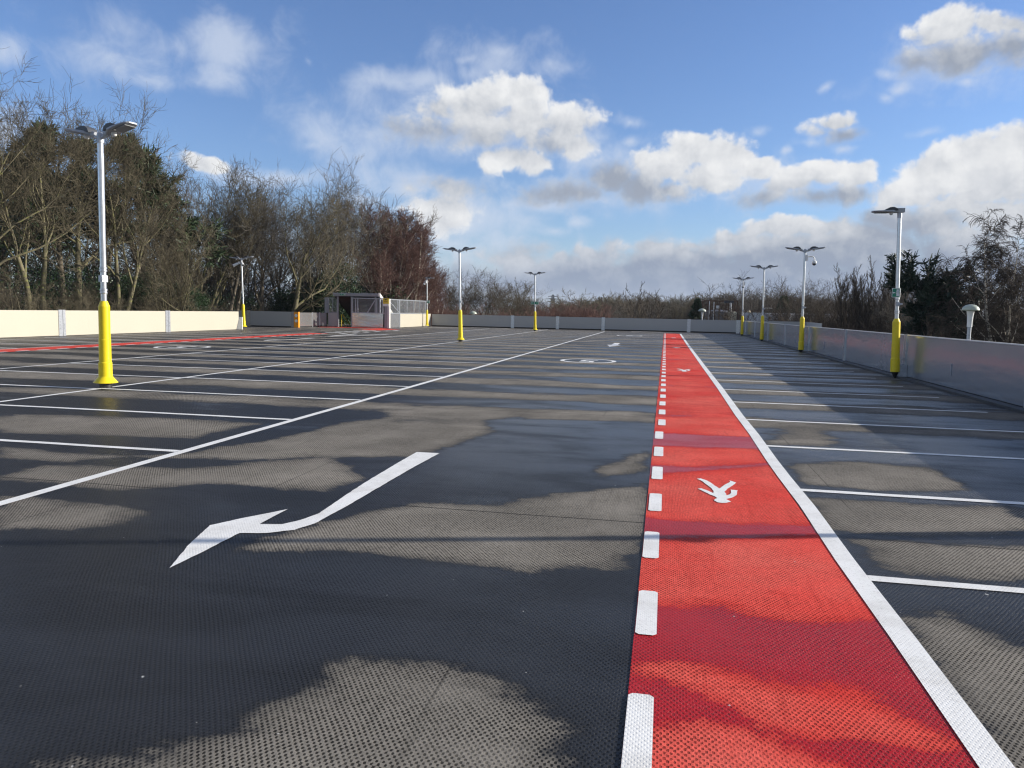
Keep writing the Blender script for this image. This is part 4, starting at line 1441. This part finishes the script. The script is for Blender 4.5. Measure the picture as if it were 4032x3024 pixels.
def twig_mass(n, area, hmin, hmax, name, m, seed, lv=None, rm=.0018):
    x0, y0, x1, y1, wd = area
    vs, fs, o = [], [], 0
    dx, dy = x1-x0, y1-y0
    L = math.hypot(dx, dy)
    kinds = []
    for q in range(4):
        (a_, b_), _, _ = grow(seed+q, stems=6, H=1.0, trunk_r=.009, spread=.33, rmin=rm, lv=lv or [(7, .1, 1, .6, .2, .5, .35, .55, 4, .12, .08), (6, .1, 1, .6, .2, .5, .4, .6, 3, .15, .05), (5, .1, 1, .6, .2, .6, .5, .6, 2, .15, .05)], sides=(4, 3, 3, 3))
        kinds.append((np.concatenate([a_[0], b_[0]]), np.concatenate([a_[1], b_[1]+len(a_[0])])))
    for q in range(n):
        tt, off = rng.uniform(0, 1), rng.uniform(-wd, wd)
        cx, cy = x0+dx*tt-dy/L*off, y0+dy*tt+dx/L*off
        if 'far' in name and WX(1160, 1) < cx/cy < WX(1232, 1):
            continue
        h = hmin+(hmax-hmin)*(.5+.35*sin(cx*.33+seed)+.20*sin(cx*1.3+cy*.2))*rng.uniform(.75, 1.15)
        V, F = kinds[q % 4]
        th = rng.uniform(0, 2*pi)
        R = np.array([[cos(th), -sin(th), 0], [sin(th), cos(th), 0], [0, 0, 1]])
        wx = rng.uniform(.9, 1.7)
        vs.append((V*np.array([wx, wx, 1])*h) @ R.T+np.array([cx, cy, gz(cx, cy)]))
        fs.append(F+o)
        o += len(V)
    return tag(np_mesh(name, np.concatenate(vs), np.concatenate(fs), m), kind='stuff')


scatter_leaves(1900, (-66, 30, -56, 94, 5), 9.0, 'undergrowth', m_ivy, 44, .10, 2.2)
scatter_leaves(1300, (-49, 25, -41, 84, 6), 3.4, 'undergrowth', m_holly, 34, .08, 1.2)
scatter_leaves(1100, (-60, 84, -36, 103, 4), 8.0, 'undergrowth', m_ivy, 44, .10, 2.2)
scatter_leaves(500, (-38, 80, -22, 96, 6), 3.0, 'undergrowth', m_ivy, 22, .12, 1.3)
twig_mass(90, (-50, 25, -37, 88, 8), 1.4, 3.0, 'thicket', m_twig_dark, 300)
twig_mass(26, (-36.0, 30, -36.0, 78, 1.6), 2.0, 3.6, 'thicket', m_twig_olive, 305)
twig_mass(80, (-74, 40, -56, 115, 12), 3.5, 7.0, 'thicket', m_twig_brown, 310)
twig_mass(60, (-36, 92, -9, 112, 8), 3.5, 5.6, 'thicket', m_twig_red, 320)
# far-off wood along the horizon
twig_mass(170, (-19, 190, 42, 200, 30), 3.6, 8.6, 'far_woodland', m_twig_brown, 330, rm=.003)
twig_mass(240, (-52, 300, 70, 300, 40), 4.5, 11, 'far_woodland', m_twig_olive, 340, rm=.0035)
# right-hand dark thicket
twig_mass(190, (16, 90, 27, 38, 5), 3.2, 6.4, 'thicket', m_twig_dark, 350)
scatter_leaves(700, (19, 88, 28, 40, 5), 4.6, 'undergrowth', m_pine2, 20, .12, 1.2)
twig_mass(70, (14, 150, 42, 132, 8), 5.5, 9.0, 'thicket', m_twig_dark, 360)


# ------------------------------------------------------------------ things beyond the deck
def mushroom(px, py_cap, Y, wcap, label):
    q = W(px, py_cap, Y)
    x, zc = float(q[0]), float(q[2])
    r = empty('mushroom_lamp', (x, Y, gz(x, Y)), label, 'street lamp', 'mushroom topped lamps beyond the barriers')
    z = zc-gz(x, Y)
    k = wcap/2
    q_ = k/.45
    MB().lathe([(k*.96, z-.10*q_), (k, z-.06*q_), (k*.97, z), (k*.85, z+.1*q_), (k*.6, z+.19*q_), (k*.3, z+.235*q_), (.02, z+.245*q_)], 24).build('cap', m_mush, r)
    MB().lathe([(.10, z-.75), (.10, z-.55), (.115, z-.3), (.15, z-.12*q_)], 16).build('neck', m_white, r)
    MB().lathe([(.075, 0), (.075, z-.75)], 12).build('pole', m_galvdull, r)
    return r


mushroom(2097, 667, 35, .66, 'pale mushroom topped lamp beyond the right barrier')
mushroom(1022, 676.5, 80, .78, 'pale mushroom lamp cap just over the far barrier at the left')
mushroom(1517, 671, 86, .82, 'pale mushroom topped lamp in front of the tanks')

tk = empty('storage_tank', (7.2, 112, -3.6), 'wide dark storage tank under a railed platform', 'tank')
MB().lathe([(1.9, 0), (1.9, 5.65), (1.7, 5.75), (.3, 6.0), (.1, 6.0)], 36).build('shell', m_tank, tk)
rl = MB()
for x in (-2.1, -1.35, -1.2, -.6, 0, 1.2, 1.75, 2.35):
    for y in (-1.9, 1.9):
        rl.bar((x, y, 4.4), (x, y, 7.15), .13)
for z in (6.0, 6.6, 7.15):
    for y in (-1.9, 1.9):
        rl.bar((-2.1, y, z), (2.35, y, z), .10)
    for x in (-2.1, 2.35):
        rl.bar((x, -1.9, z), (x, 1.9, z), .05)
rl.build('railing', m_rust, tk)
pp = MB()
for x, z in ((-1.35, 7.1), (-.75, 7.0)):
    pp.tube([(x, -2.0, 3.5), (x, -2.0, z)], .06, 8)
pp.box(-.42, -.02, -2.1, -1.95, 6.1, 6.5)
pp.build('pipework', m_fascia, tk)
bx = MB().box(.6, 1.9, -2.2, -1.6, 6.85, 7.2)
bx.build('fan_box', m_dark, tk)
tc2 = empty('storage_tank', (8.95, 110.2, -3.6), 'small cream sunlit tank beside the wide dark tank', 'tank')
MB().lathe([(.62, 0), (.62, 5.6), (.5, 5.7), (.1, 5.75)], 28).build('shell', m_tankc, tc2)
MB().tube([(-.28, -.3, 5.6), (-.28, -.3, 6.9)], .16, 12).build('vent_pipe', m_fascia, tc2)
MB().bar((-.8, -.64, 4.6), (.6, -.64, 5.3), .06).build('brace', m_rust, tc2)
ff2 = MB()
for x in (-1.0, .8):
    ff2.bar((x, -.5, 0), (x, -.5, 6.6), .10)
ff2.build('frame', m_rust, tc2)
pr = empty('pipe_rack', (12.0, 116, -3.6), 'dark pipe rack with vessels right of the tanks', 'pipe rack')
rk = MB()
for x in (-2.1, -1.1, 0, 1.0, 1.7):
    for y in (-.6, .6):
        rk.bar((x, y, 0), (x, y, 5.9 if x < 1.5 else 6.6), .09)
for z in (3.4, 4.4, 5.2, 5.9):
    rk.bar((-2.1, -.6, z), (1.7, -.6, z), .07)
    rk.bar((-2.1, .6, z), (1.7, .6, z), .07)
rk.build('frame', m_rust, pr)
ve = MB()
for x, z, h_, w in ((-2.6, 3.6, 1.1, .45), (-.3, 4.5, 1.3, .22), (.6, 3.5, 1.3, .30)):
    ve.lathe([(w*.6, z-.2), (w, z), (w, z+h_), (w*.6, z+h_+.2), (.03, z+h_+.22)], 16, (x, -.2))
ve.build('vessel', m_tankc, pr)
rg = MB()
for z in (4.0, 4.8, 5.5, 6.3):
    rg.box(1.7, 3.0, -.2, .2, z, z+.07)
rg.build('platform', m_fascia, pr)


def trailer(px, Y, w, label, z=-3.55, top=2.0):
    q = W(px, 690, Y)
    r = empty('trailer', (float(q[0]), Y, z), label, 'trailer', 'white trailers in the yard')
    h = top-z
    b = MB().box(-w/2, w/2, 0, 8, 1.1, h)
    body = b.build('body', m_trailer, r)
    rb = MB()
    n = 6
    for i in range(n):
        x = -w/2+w*(i+.5)/n
        rb.box(x-.02, x+.02, -.03, -.001, 1.2, h-.05)
    rb.build('ribs', m_galvdull, body)
    MB().box(-w/2+.1, w/2-.1, .1, 7.9, .8, 1.08).build('chassis', m_black, r)
    for x in (-w/2+.25, w/2-.25):
        for y in (5.4, 6.6):
            wv = MB()
            wv.tube([(x-.15, y, .48), (x+.15, y, .48)], .48, 16)
            wv.build('wheel', m_black, r)
    return r


trailer(1637, 104, 2.5, 'white trailer left of the pointed conifer')
trailer(1660, 106, 2.4, 'white trailer second from the pipe rack')
trailer(1682, 103, 1.8, 'short white trailer beside the farthest bare trees')
trailer(1748, 98, 2.4, 'white trailer just right of the dome camera lamp')
trailer(1783, 98, 2.5, 'white trailer behind the dark bare tree')
trailer(1836, 95, 2.6, 'white trailer behind the upright twigs')


def pylon(px, py_top, Y, label):
    q = W(px, py_top, Y)
    x, zt = float(q[0]), float(q[2])
    zb = -4.0
    H = zt-zb
    r = empty('pylon', (x, Y, zb), label, 'pylon')
    r.rotation_euler = (0, 0, .5)
    mb = MB()
    w = lambda t: 4.2*(1-t)**1.3+.7
    lev = [0, .18, .34, .47, .58, .67, .75, .82, .89, .95]
    for sx in (-1, 1):
        for sy in (-1, 1):
            for a, b in zip(lev[:-1], lev[1:]):
                mb.bar((sx*w(a), sy*w(a), a*H), (sx*w(b), sy*w(b), b*H), .75)
            mb.bar((sx*w(.95), sy*w(.95), .95*H), (0, 0, H), .55)
    for a, b in zip(lev[:-1], lev[1:]):
        for sy in (-1, 1):
            mb.bar((-w(a), sy*w(a), a*H), (w(b), sy*w(b), b*H), .42)
            mb.bar((w(a), sy*w(a), a*H), (-w(b), sy*w(b), b*H), .42)
    mb.build('tower', m_pylon, r)
    for t_, arm in ((.66, 7.5), (.79, 9.0), (.91, 6.0)):
        am = MB()
        for s in (-1, 1):
            am.bar((0, -.5, t_*H+.8), (s*arm, 0, t_*H), .55)
            am.bar((0, .5, t_*H), (s*arm, 0, t_*H), .55)
            am.bar((s*arm, 0, t_*H), (s*arm, 0, t_*H-2.0), .2)
        am.build('cross_arm', m_pylon, r)
    return x, Y, zb, H


px_, py_, pb, pH = pylon(1194.6, 636, 900, 'lattice electricity pylon on the horizon')
wr = MB()
for t_, arm in ((.66, 7.5), (.79, 9.0), (.91, 6.0)):
    for s in (-1, 1):
        a = Vector((px_+s*arm*.88, py_+s*arm*.48, pb+t_*pH-2))
        b = a+Vector((330, -60, -3))
        c = a+Vector((-330, 60, 0))
        for e in (b, c):
            pts = []
            for k in range(9):
                u = k/8
                pts.append(a+(e-a)*u+Vector((0, 0, -4*6*u*(1-u))))
            wr.tube(pts, .045, 4, False)
tag(wr.build('power_cable', m_pylon), 'thin power cables strung from the lattice pylon', 'power cable')
q = W(1296.5, 643, 620)
ms = empty('telecom_mast', (float(q[0]), 620, -4), 'dark telecom mast with antenna drums above the horizon trees', 'mast')
mh = float(q[2])+4
mb = MB()
for sx, sy in ((-1, -1), (1, -1), (1, 1), (-1, 1)):
    mb.bar((sx*1.0, sy*1.0, 0), (sx*.8, sy*.8, mh), .3)
for k in range(8):
    z = mh*(.4+.07*k)
    mb.bar((-.95, -.9, z), (.95, -.9, z+mh*.06), .2)
    mb.bar((.95, -.9, z), (-.95, -.9, z+mh*.06), .2)
mb.build('tower', m_pylon, ms)
an = MB()
for z, x in ((mh-.6, -1.2), (mh-.4, 1.2), (mh-2.4, 0), (mh-4.0, -1.0), (mh-4.4, 1.1)):
    an.lathe([(.75, z-.8), (.75, z+.8)], 10, (x, -.9))
an.build('antenna', m_dark, ms)

# ------------------------------------------------------------------ air
hz = MB().box(-7000, 7000, -4200, 7200, -5.5, 140)
hm = bpy.data.materials.new('haze')
hm.use_nodes = True
ht = NT(hm.node_tree)
for n in list(ht.n):
    ht.n.remove(n)
pv = ht.node('ShaderNodeVolumePrincipled', {'Color': (.80, .88, 1.0), 'Density': 1.1e-4, 'Anisotropy': .0})
ho = ht.node('ShaderNodeOutputMaterial')
ht.l.new(pv.outputs[0], ho.inputs['Volume'])
tag(hz.build('haze', hm), 'thin blue air between the deck and the far hill', kind='stuff')

# ------------------------------------------------------------------ world: sky and clouds
wd = bpy.data.worlds.new('World')
S.world = wd
wd.use_nodes = True
t = NT(wd.node_tree)
for n in list(t.n):
    t.n.remove(n)
geo = t.node('ShaderNodeTexCoord').outputs['Generated']
sky = t.node('ShaderNodeTexSky', sky_type='NISHITA', sun_disc=False, sun_elevation=SUN_EL, sun_rotation=SUN_AZ, altitude=60, air_density=1.0, dust_density=.55, ozone_density=2.2)
SKY_STR = .082
skyc = t.mix(1.0, sky.outputs[0], (.84, 1.0, 1.34), 'MULTIPLY')
bg_sky = t.node('ShaderNodeBackground', {'Color': skyc, 'Strength': SKY_STR})
sp3 = t.node('ShaderNodeSeparateXYZ', {0: geo})
az = t.m('MULTIPLY', t.m('ARCTAN2', sp3.outputs[0], sp3.outputs[1]), 180/pi)
elv = t.m('MULTIPLY', t.m('ARCSINE', sp3.outputs[2]), 180/pi)
P0 = t.node('ShaderNodeCombineXYZ', {0: az, 1: elv, 2: 0.0}).outputs[0]

# sunlit and shaded cloud masses: centre x, y and half sizes as measured in the photograph, then weight
WHITE = [(2064, 55, 59, 37, 1), (2132, 58, 47, 27, 1), (2175, 59, 39, 22, 0.95), (2015, 80, 47, 30, 0.7), (1812, 261, 37, 16, 0.9), (1775, 283, 32, 17, 0.7), (1485, 326, 54, 33, 1.15), (1559, 330, 62, 37, 1.15), (1633, 363, 47, 27, 1), (1436, 357, 55, 34, 1), (1516, 384, 76, 37, 1.1), (1781, 376, 47, 27, 1.05), (1861, 378, 44, 30, 1.05), (1719, 394, 55, 27, 0.95), (1670, 413, 49, 20, 0.7), (2126, 333, 92, 47, 1.15), (2040, 369, 79, 44, 1.15), (2194, 308, 68, 42, 1.15), (2150, 394, 105, 62, 1.2), (2009, 413, 68, 39, 1), (1953, 425, 55, 32, 0.8), (2144, 474, 105, 55, 1.1), (2077, 443, 74, 37, 0.8), (2286, 369, 111, 111, 1.2), (1214, 560, 25, 21, 0.95), (1288, 554, 59, 17, 0.95), (1414, 536, 59, 16, 1), (1488, 531, 39, 14, 0.95), (1596, 511, 64, 18, 1.05), (1685, 495, 76, 21, 1.1), (1771, 501, 79, 18, 1), (1562, 530, 49, 14, 0.9), (1488, 557, 30, 16, 0.95), (1128, 569, 86, 20, 0.8), (1116, 203, 52, 32, 0.9), (1030, 234, 76, 42, 0.95), (1131, 252, 59, 44, 1), (1227, 265, 57, 37, 0.9), (1101, 340, 69, 34, 0.95), (1147, 353, 49, 27, 0.9), (1251, 308, 44, 32, 0.7), (944, 240, 62, 27, 0.75), (1054, 296, 62, 30, 0.8), (944, 458, 74, 44, 0.75), (1116, 557, 129, 27, 0.75), (432, 352, 42, 18, 1.0)]
GREY = [(940, 280, 110, 40, .72), (1050, 292, 85, 34, .75), (1195, 300, 75, 34, .72), (1230, 425, 130, 34, .7), (960, 405, 90, 32, .7), (1500, 668, 900, 34, 1.0), (1050, 610, 150, 40, .8), (1130, 545, 120, 26, .7), (2000, 500, 150, 40, .9), (2190, 470, 120, 40, .8), (2064, 121, 117, 42, 0.95), (2169, 105, 68, 44, 0.95), (1978, 133, 68, 31, 0.75), (1824, 291, 52, 25, 0.85), (1319, 388, 59, 39, 0.95), (1377, 409, 67, 39, 1), (1442, 416, 52, 25, 0.85), (1633, 431, 67, 25, 0.85), (1756, 433, 79, 27, 0.95), (1845, 427, 59, 27, 0.95), (2027, 486, 92, 37, 1), (1953, 495, 80, 39, 1), (2101, 523, 105, 32, 1), (1880, 486, 62, 25, 0.7), (1288, 597, 259, 44, 1.2), (1510, 576, 246, 57, 1.3), (1695, 560, 234, 59, 1.3), (1880, 542, 185, 62, 1.3), (1412, 622, 394, 42, 1.2), (1756, 610, 493, 54, 1.2), (1190, 616, 197, 34, 1), (2064, 579, 320, 62, 1.2), (1054, 603, 185, 42, 0.7), (2311, 579, 246, 74, 1.2), (700, 640, 420, 40, 0.9)]
VEIL = [(760, 300, 160, 70, .45), (960, 235, 250, 60, .45), (1290, 335, 120, 60, .4), (500, 110, 160, 90, .3), (700, 560, 600, 70, .5), (1010, 270, 230, 105, .45), (880, 400, 190, 60, .42), (1010, 475, 210, 60, .5), (1260, 425, 230, 50, .45), (1660, 400, 260, 60, .35), (330, 110, 260, 75, .2), (2040, 140, 180, 70, .3), (1080, 130, 150, 60, .2), (1929, 185, 42, 18, 0.6), (1902, 204, 25, 15, 0.55), (2070, 176, 42, 14, 0.5), (1830, 323, 30, 11, 0.4), (1713, 323, 17, 9, 0.4), (1781, 191, 16, 10, 0.42), (2003, 286, 49, 15, 0.28), (1584, 296, 49, 15, 0.25), (1633, 277, 31, 12, 0.25), (1695, 579, 74, 15, 0.45), (833, 179, 96, 30, 0.42), (925, 172, 68, 27, 0.45), (1085, 123, 49, 27, 0.42), (1171, 142, 59, 32, 0.44), (1015, 129, 42, 17, 0.36), (1017, 160, 37, 37, 0.3), (894, 388, 117, 27, 0.5), (1005, 495, 92, 34, 0.6), (1054, 523, 111, 37, 0.6), (968, 523, 117, 44, 0.6), (1202, 425, 74, 20, 0.4), (1251, 486, 30, 16, 0.45), (1202, 505, 42, 14, 0.4), (1356, 256, 47, 18, 0.55), (1362, 305, 30, 21, 0.5), (235, 118, 150, 48, 0.36), (370, 105, 150, 55, 0.4), (505, 105, 110, 75, 0.56), (490, 165, 65, 45, 0.46), (0, 100, 60, 50, 0.42), (500, 378, 100, 22, 0.5), (600, 385, 130, 26, 0.5), (10, 300, 70, 85, 0.6), (660, 125, 20, 16, 0.3), (1904, 160, 30, 16, 0.5), (1763, 302, 31, 12, 0.4), (1288, 431, 92, 30, 0.6), (1559, 425, 49, 12, 0.35), (808, 293, 105, 37, 0.44), (934, 286, 101, 34, 0.6), (1017, 293, 74, 27, 0.6), (747, 303, 68, 30, 0.34), (1279, 299, 57, 34, 0.5), (673, 323, 49, 17, 0.3), (845, 409, 92, 27, 0.48), (1116, 446, 79, 25, 0.42), (1190, 449, 89, 25, 0.5), (796, 425, 74, 20, 0.4), (1054, 468, 74, 20, 0.35), (300, 640, 420, 40, 0.6), (330, 165, 70, 26, 0.22)]


def azel(px, py):
    v = ray(px, py)
    v = v/np.linalg.norm(v)
    return math.degrees(math.atan2(v[0], v[1])), math.degrees(math.asin(v[2]))


grp = bpy.data.node_groups.new('cloud_density', 'ShaderNodeTree')
grp.interface.new_socket('P', in_out='INPUT', socket_type='NodeSocketVector')
grp.interface.new_socket('D', in_out='OUTPUT', socket_type='NodeSocketFloat')
grp.interface.new_socket('B', in_out='OUTPUT', socket_type='NodeSocketFloat')
grp.interface.new_socket('V', in_out='OUTPUT', socket_type='NodeSocketFloat')
g = NT(grp)
gi = g.node('NodeGroupInput').outputs[0]
wn = g.noise(gi, .16, 4, .55, 0, True, '2D')
wv = g.v('MULTIPLY', g.v('SUBTRACT', wn, (.5, .5, .5)), (2.6, 1.6, 0))
Pw = g.v('ADD', gi, wv)


def masses(lst):
    f = -.3
    for cx, cy, hw, hh, wt in lst:
        a0, e0 = azel(cx, cy)
        a1, _ = azel(cx+hw, cy)
        _, e1 = azel(cx, cy-hh)
        sa, se = max(.4, (a1-a0))*1.42, max(.35, (e1-e0))*1.42
        ln = g.v('LENGTH', g.v('MULTIPLY_ADD', Pw, (1/sa, 1/se, 0), (-a0/sa, -e0/se, 0)))
        n = g.node('ShaderNodeMath', operation='SMOOTH_MAX')
        g.set(n.inputs[0], f)
        g.set(n.inputs[1], g.m('MULTIPLY_ADD', ln, -wt, wt))
        n.inputs[2].default_value = .14
        f = n.outputs[0]
    return f


fW = masses(WHITE)
fG = masses(GREY)
fV = masses([(a, b, c, d, .5+e) for a, b, c, d, e in VEIL])
f = g.m('MAXIMUM', fW, fG)


def billow(vec):
    v = g.node('ShaderNodeTexVoronoi', {'Vector': vec, 'Scale': .50, 'Detail': 2.0, 'Roughness': .5, 'Lacunarity': 2.3}, voronoi_dimensions='2D', feature='F1')
    return g.m('SUBTRACT', .5, v.outputs['Distance'])


def puff(vec):
    n = g.noise(vec, .33, 9, .60, .25, False, '2D')
    w2 = g.v('MULTIPLY', g.v('SUBTRACT', g.noise(vec, .9, 3, .6, 0, True, '2D'), (.5, .5, .5)), (.9, .7, 0))
    return g.m('ADD', g.m('MULTIPLY', g.m('SUBTRACT', n, .5), .90), g.m('MULTIPLY', billow(g.v('ADD', vec, w2)), .30)), n


h1, n1 = puff(gi)
h2, _ = puff(g.v('ADD', gi, (.55, .75, 0)))
f = g.m('ADD', f, g.m('ADD', h1, .10))
gr = g.m('SUBTRACT', h1, h2)
wp_ = g.m('MAXIMUM', g.m('ADD', fW, .22), 0.0)
gp_ = g.m('MAXIMUM', g.m('ADD', fG, .22), 0.0)
ratio = g.m('DIVIDE', wp_, g.m('ADD', g.m('ADD', wp_, gp_), .02))
tone = g.m('ADD', g.m('MULTIPLY_ADD', ratio, .78, .06), g.m('MULTIPLY', gr, .85))
go = g.node('NodeGroupOutput')
g.l.new(f, go.inputs[0])
g.l.new(tone, go.inputs[1])
g.l.new(g.m('ADD', fV, g.m('MULTIPLY', g.m('SUBTRACT', n1, .5), 1.5)), go.inputs[2])


def dens_at(vec):
    n = t.n.new('ShaderNodeGroup')
    n.node_tree = grp
    t.set(n.inputs[0], vec)
    return n.outputs[0], n.outputs[1], n.outputs[2]


dA, tone, vA = dens_at(P0)

veil = t.ramp(vA, .05, 1.15, 0, .68)
lit = t.ramp(tone, .02, 1.0, 0, 1, False)
soft = t.ramp(tone, .25, .85, .80, .34)
aq = t.m('DIVIDE', dA, soft, 0, True)
alpha = t.m('MULTIPLY', t.m('MULTIPLY', aq, aq), t.m('SUBTRACT', 3.0, t.m('MULTIPLY', aq, 2.0)))
thick = t.ramp(dA, .35, 1.3)
low = t.ramp(elv, 1.0, 6.5)                                   # the bank near the horizon is dimmer
lit2 = t.m('MULTIPLY', lit, t.m('SUBTRACT', 1.0, t.m('MULTIPLY', thick, .18)))
E = 2**EXPO
shade_c = t.mix(low, tuple(c/E for c in (.20, .265, .40)), tuple(c/E for c in (.33, .375, .46)))
# thin veils take on sky blue, not grey
shade_c = t.mix(t.ramp(dA, .10, .55), tuple(c/E for c in (.46, .56, .74)), shade_c)
lit_c = t.mix(low, tuple(c/E for c in (.60, .65, .72)), tuple(c/E for c in (.90, .905, .91)))
cc = t.mix(lit2, shade_c, lit_c)
bg_c = t.node('ShaderNodeBackground', {'Color': cc, 'Strength': 1.0})
# unseen grey cloud cover outside the view, added to neutralise blue ambient light
other = t.noise(t.v('MULTIPLY', geo, (1, 1, 2.0)), 1.6, 5, .6)
outside = t.m('MAXIMUM', t.ramp(t.m('ABSOLUTE', t.m('ADD', az, 11)), 42, 60), t.ramp(elv, 30, 45))
fill_cloud = t.m('MULTIPLY', t.m('MULTIPLY', t.ramp(other, .40, .58), outside), .85)
fill_cloud_c = t.node('ShaderNodeBackground', {'Color': tuple(c/E for c in (.44, .45, .46)), 'Strength': 1.0})
veil_c = t.node('ShaderNodeBackground', {'Color': tuple(c/E for c in (.66, .73, .86)), 'Strength': 1.0})
mv = t.node('ShaderNodeMixShader', {0: veil, 1: t.node('ShaderNodeMixShader', {0: fill_cloud, 1: bg_sky.outputs[0], 2: fill_cloud_c.outputs[0]}).outputs[0], 2: veil_c.outputs[0]})
alpha2 = t.m('MULTIPLY', alpha, t.ramp(elv, -.5, .4))
mx = t.node('ShaderNodeMixShader', {0: alpha2, 1: mv.outputs[0], 2: bg_c.outputs[0]})
wo = t.node('ShaderNodeOutputWorld')
t.l.new(mx.outputs[0], wo.inputs['Surface'])
wd.cycles.sampling_method = 'MANUAL'
wd.cycles.sample_map_resolution = 1024

sun = bpy.data.lights.new('sun', 'SUN')
sun.energy = 5.0
sun.angle = radians(.53)
sun.color = (1.0, .93, .82)
so_ = bpy.data.objects.new('sun', sun)
COL.objects.link(so_)
sv = Vector((sin(SUN_AZ)*cos(SUN_EL), cos(SUN_AZ)*cos(SUN_EL), sin(SUN_EL)))
so_.rotation_euler = sv.to_track_quat('Z', 'Y').to_euler()
so_.location = (40, 20, 40)

S.view_settings.view_transform = 'Standard'
S.view_settings.look = 'None'
S.view_settings.exposure = EXPO
S.view_settings.gamma = 1
S.cycles.max_bounces = 6
S.cycles.diffuse_bounces = 3
S.cycles.glossy_bounces = 3
S.cycles.transparent_max_bounces = 4
S.cycles.sample_clamp_indirect = 6
S.cycles.filter_width = 1.25 if hasattr(S.cycles, 'filter_width') else 1.5
S.render.filter_size = 1.25
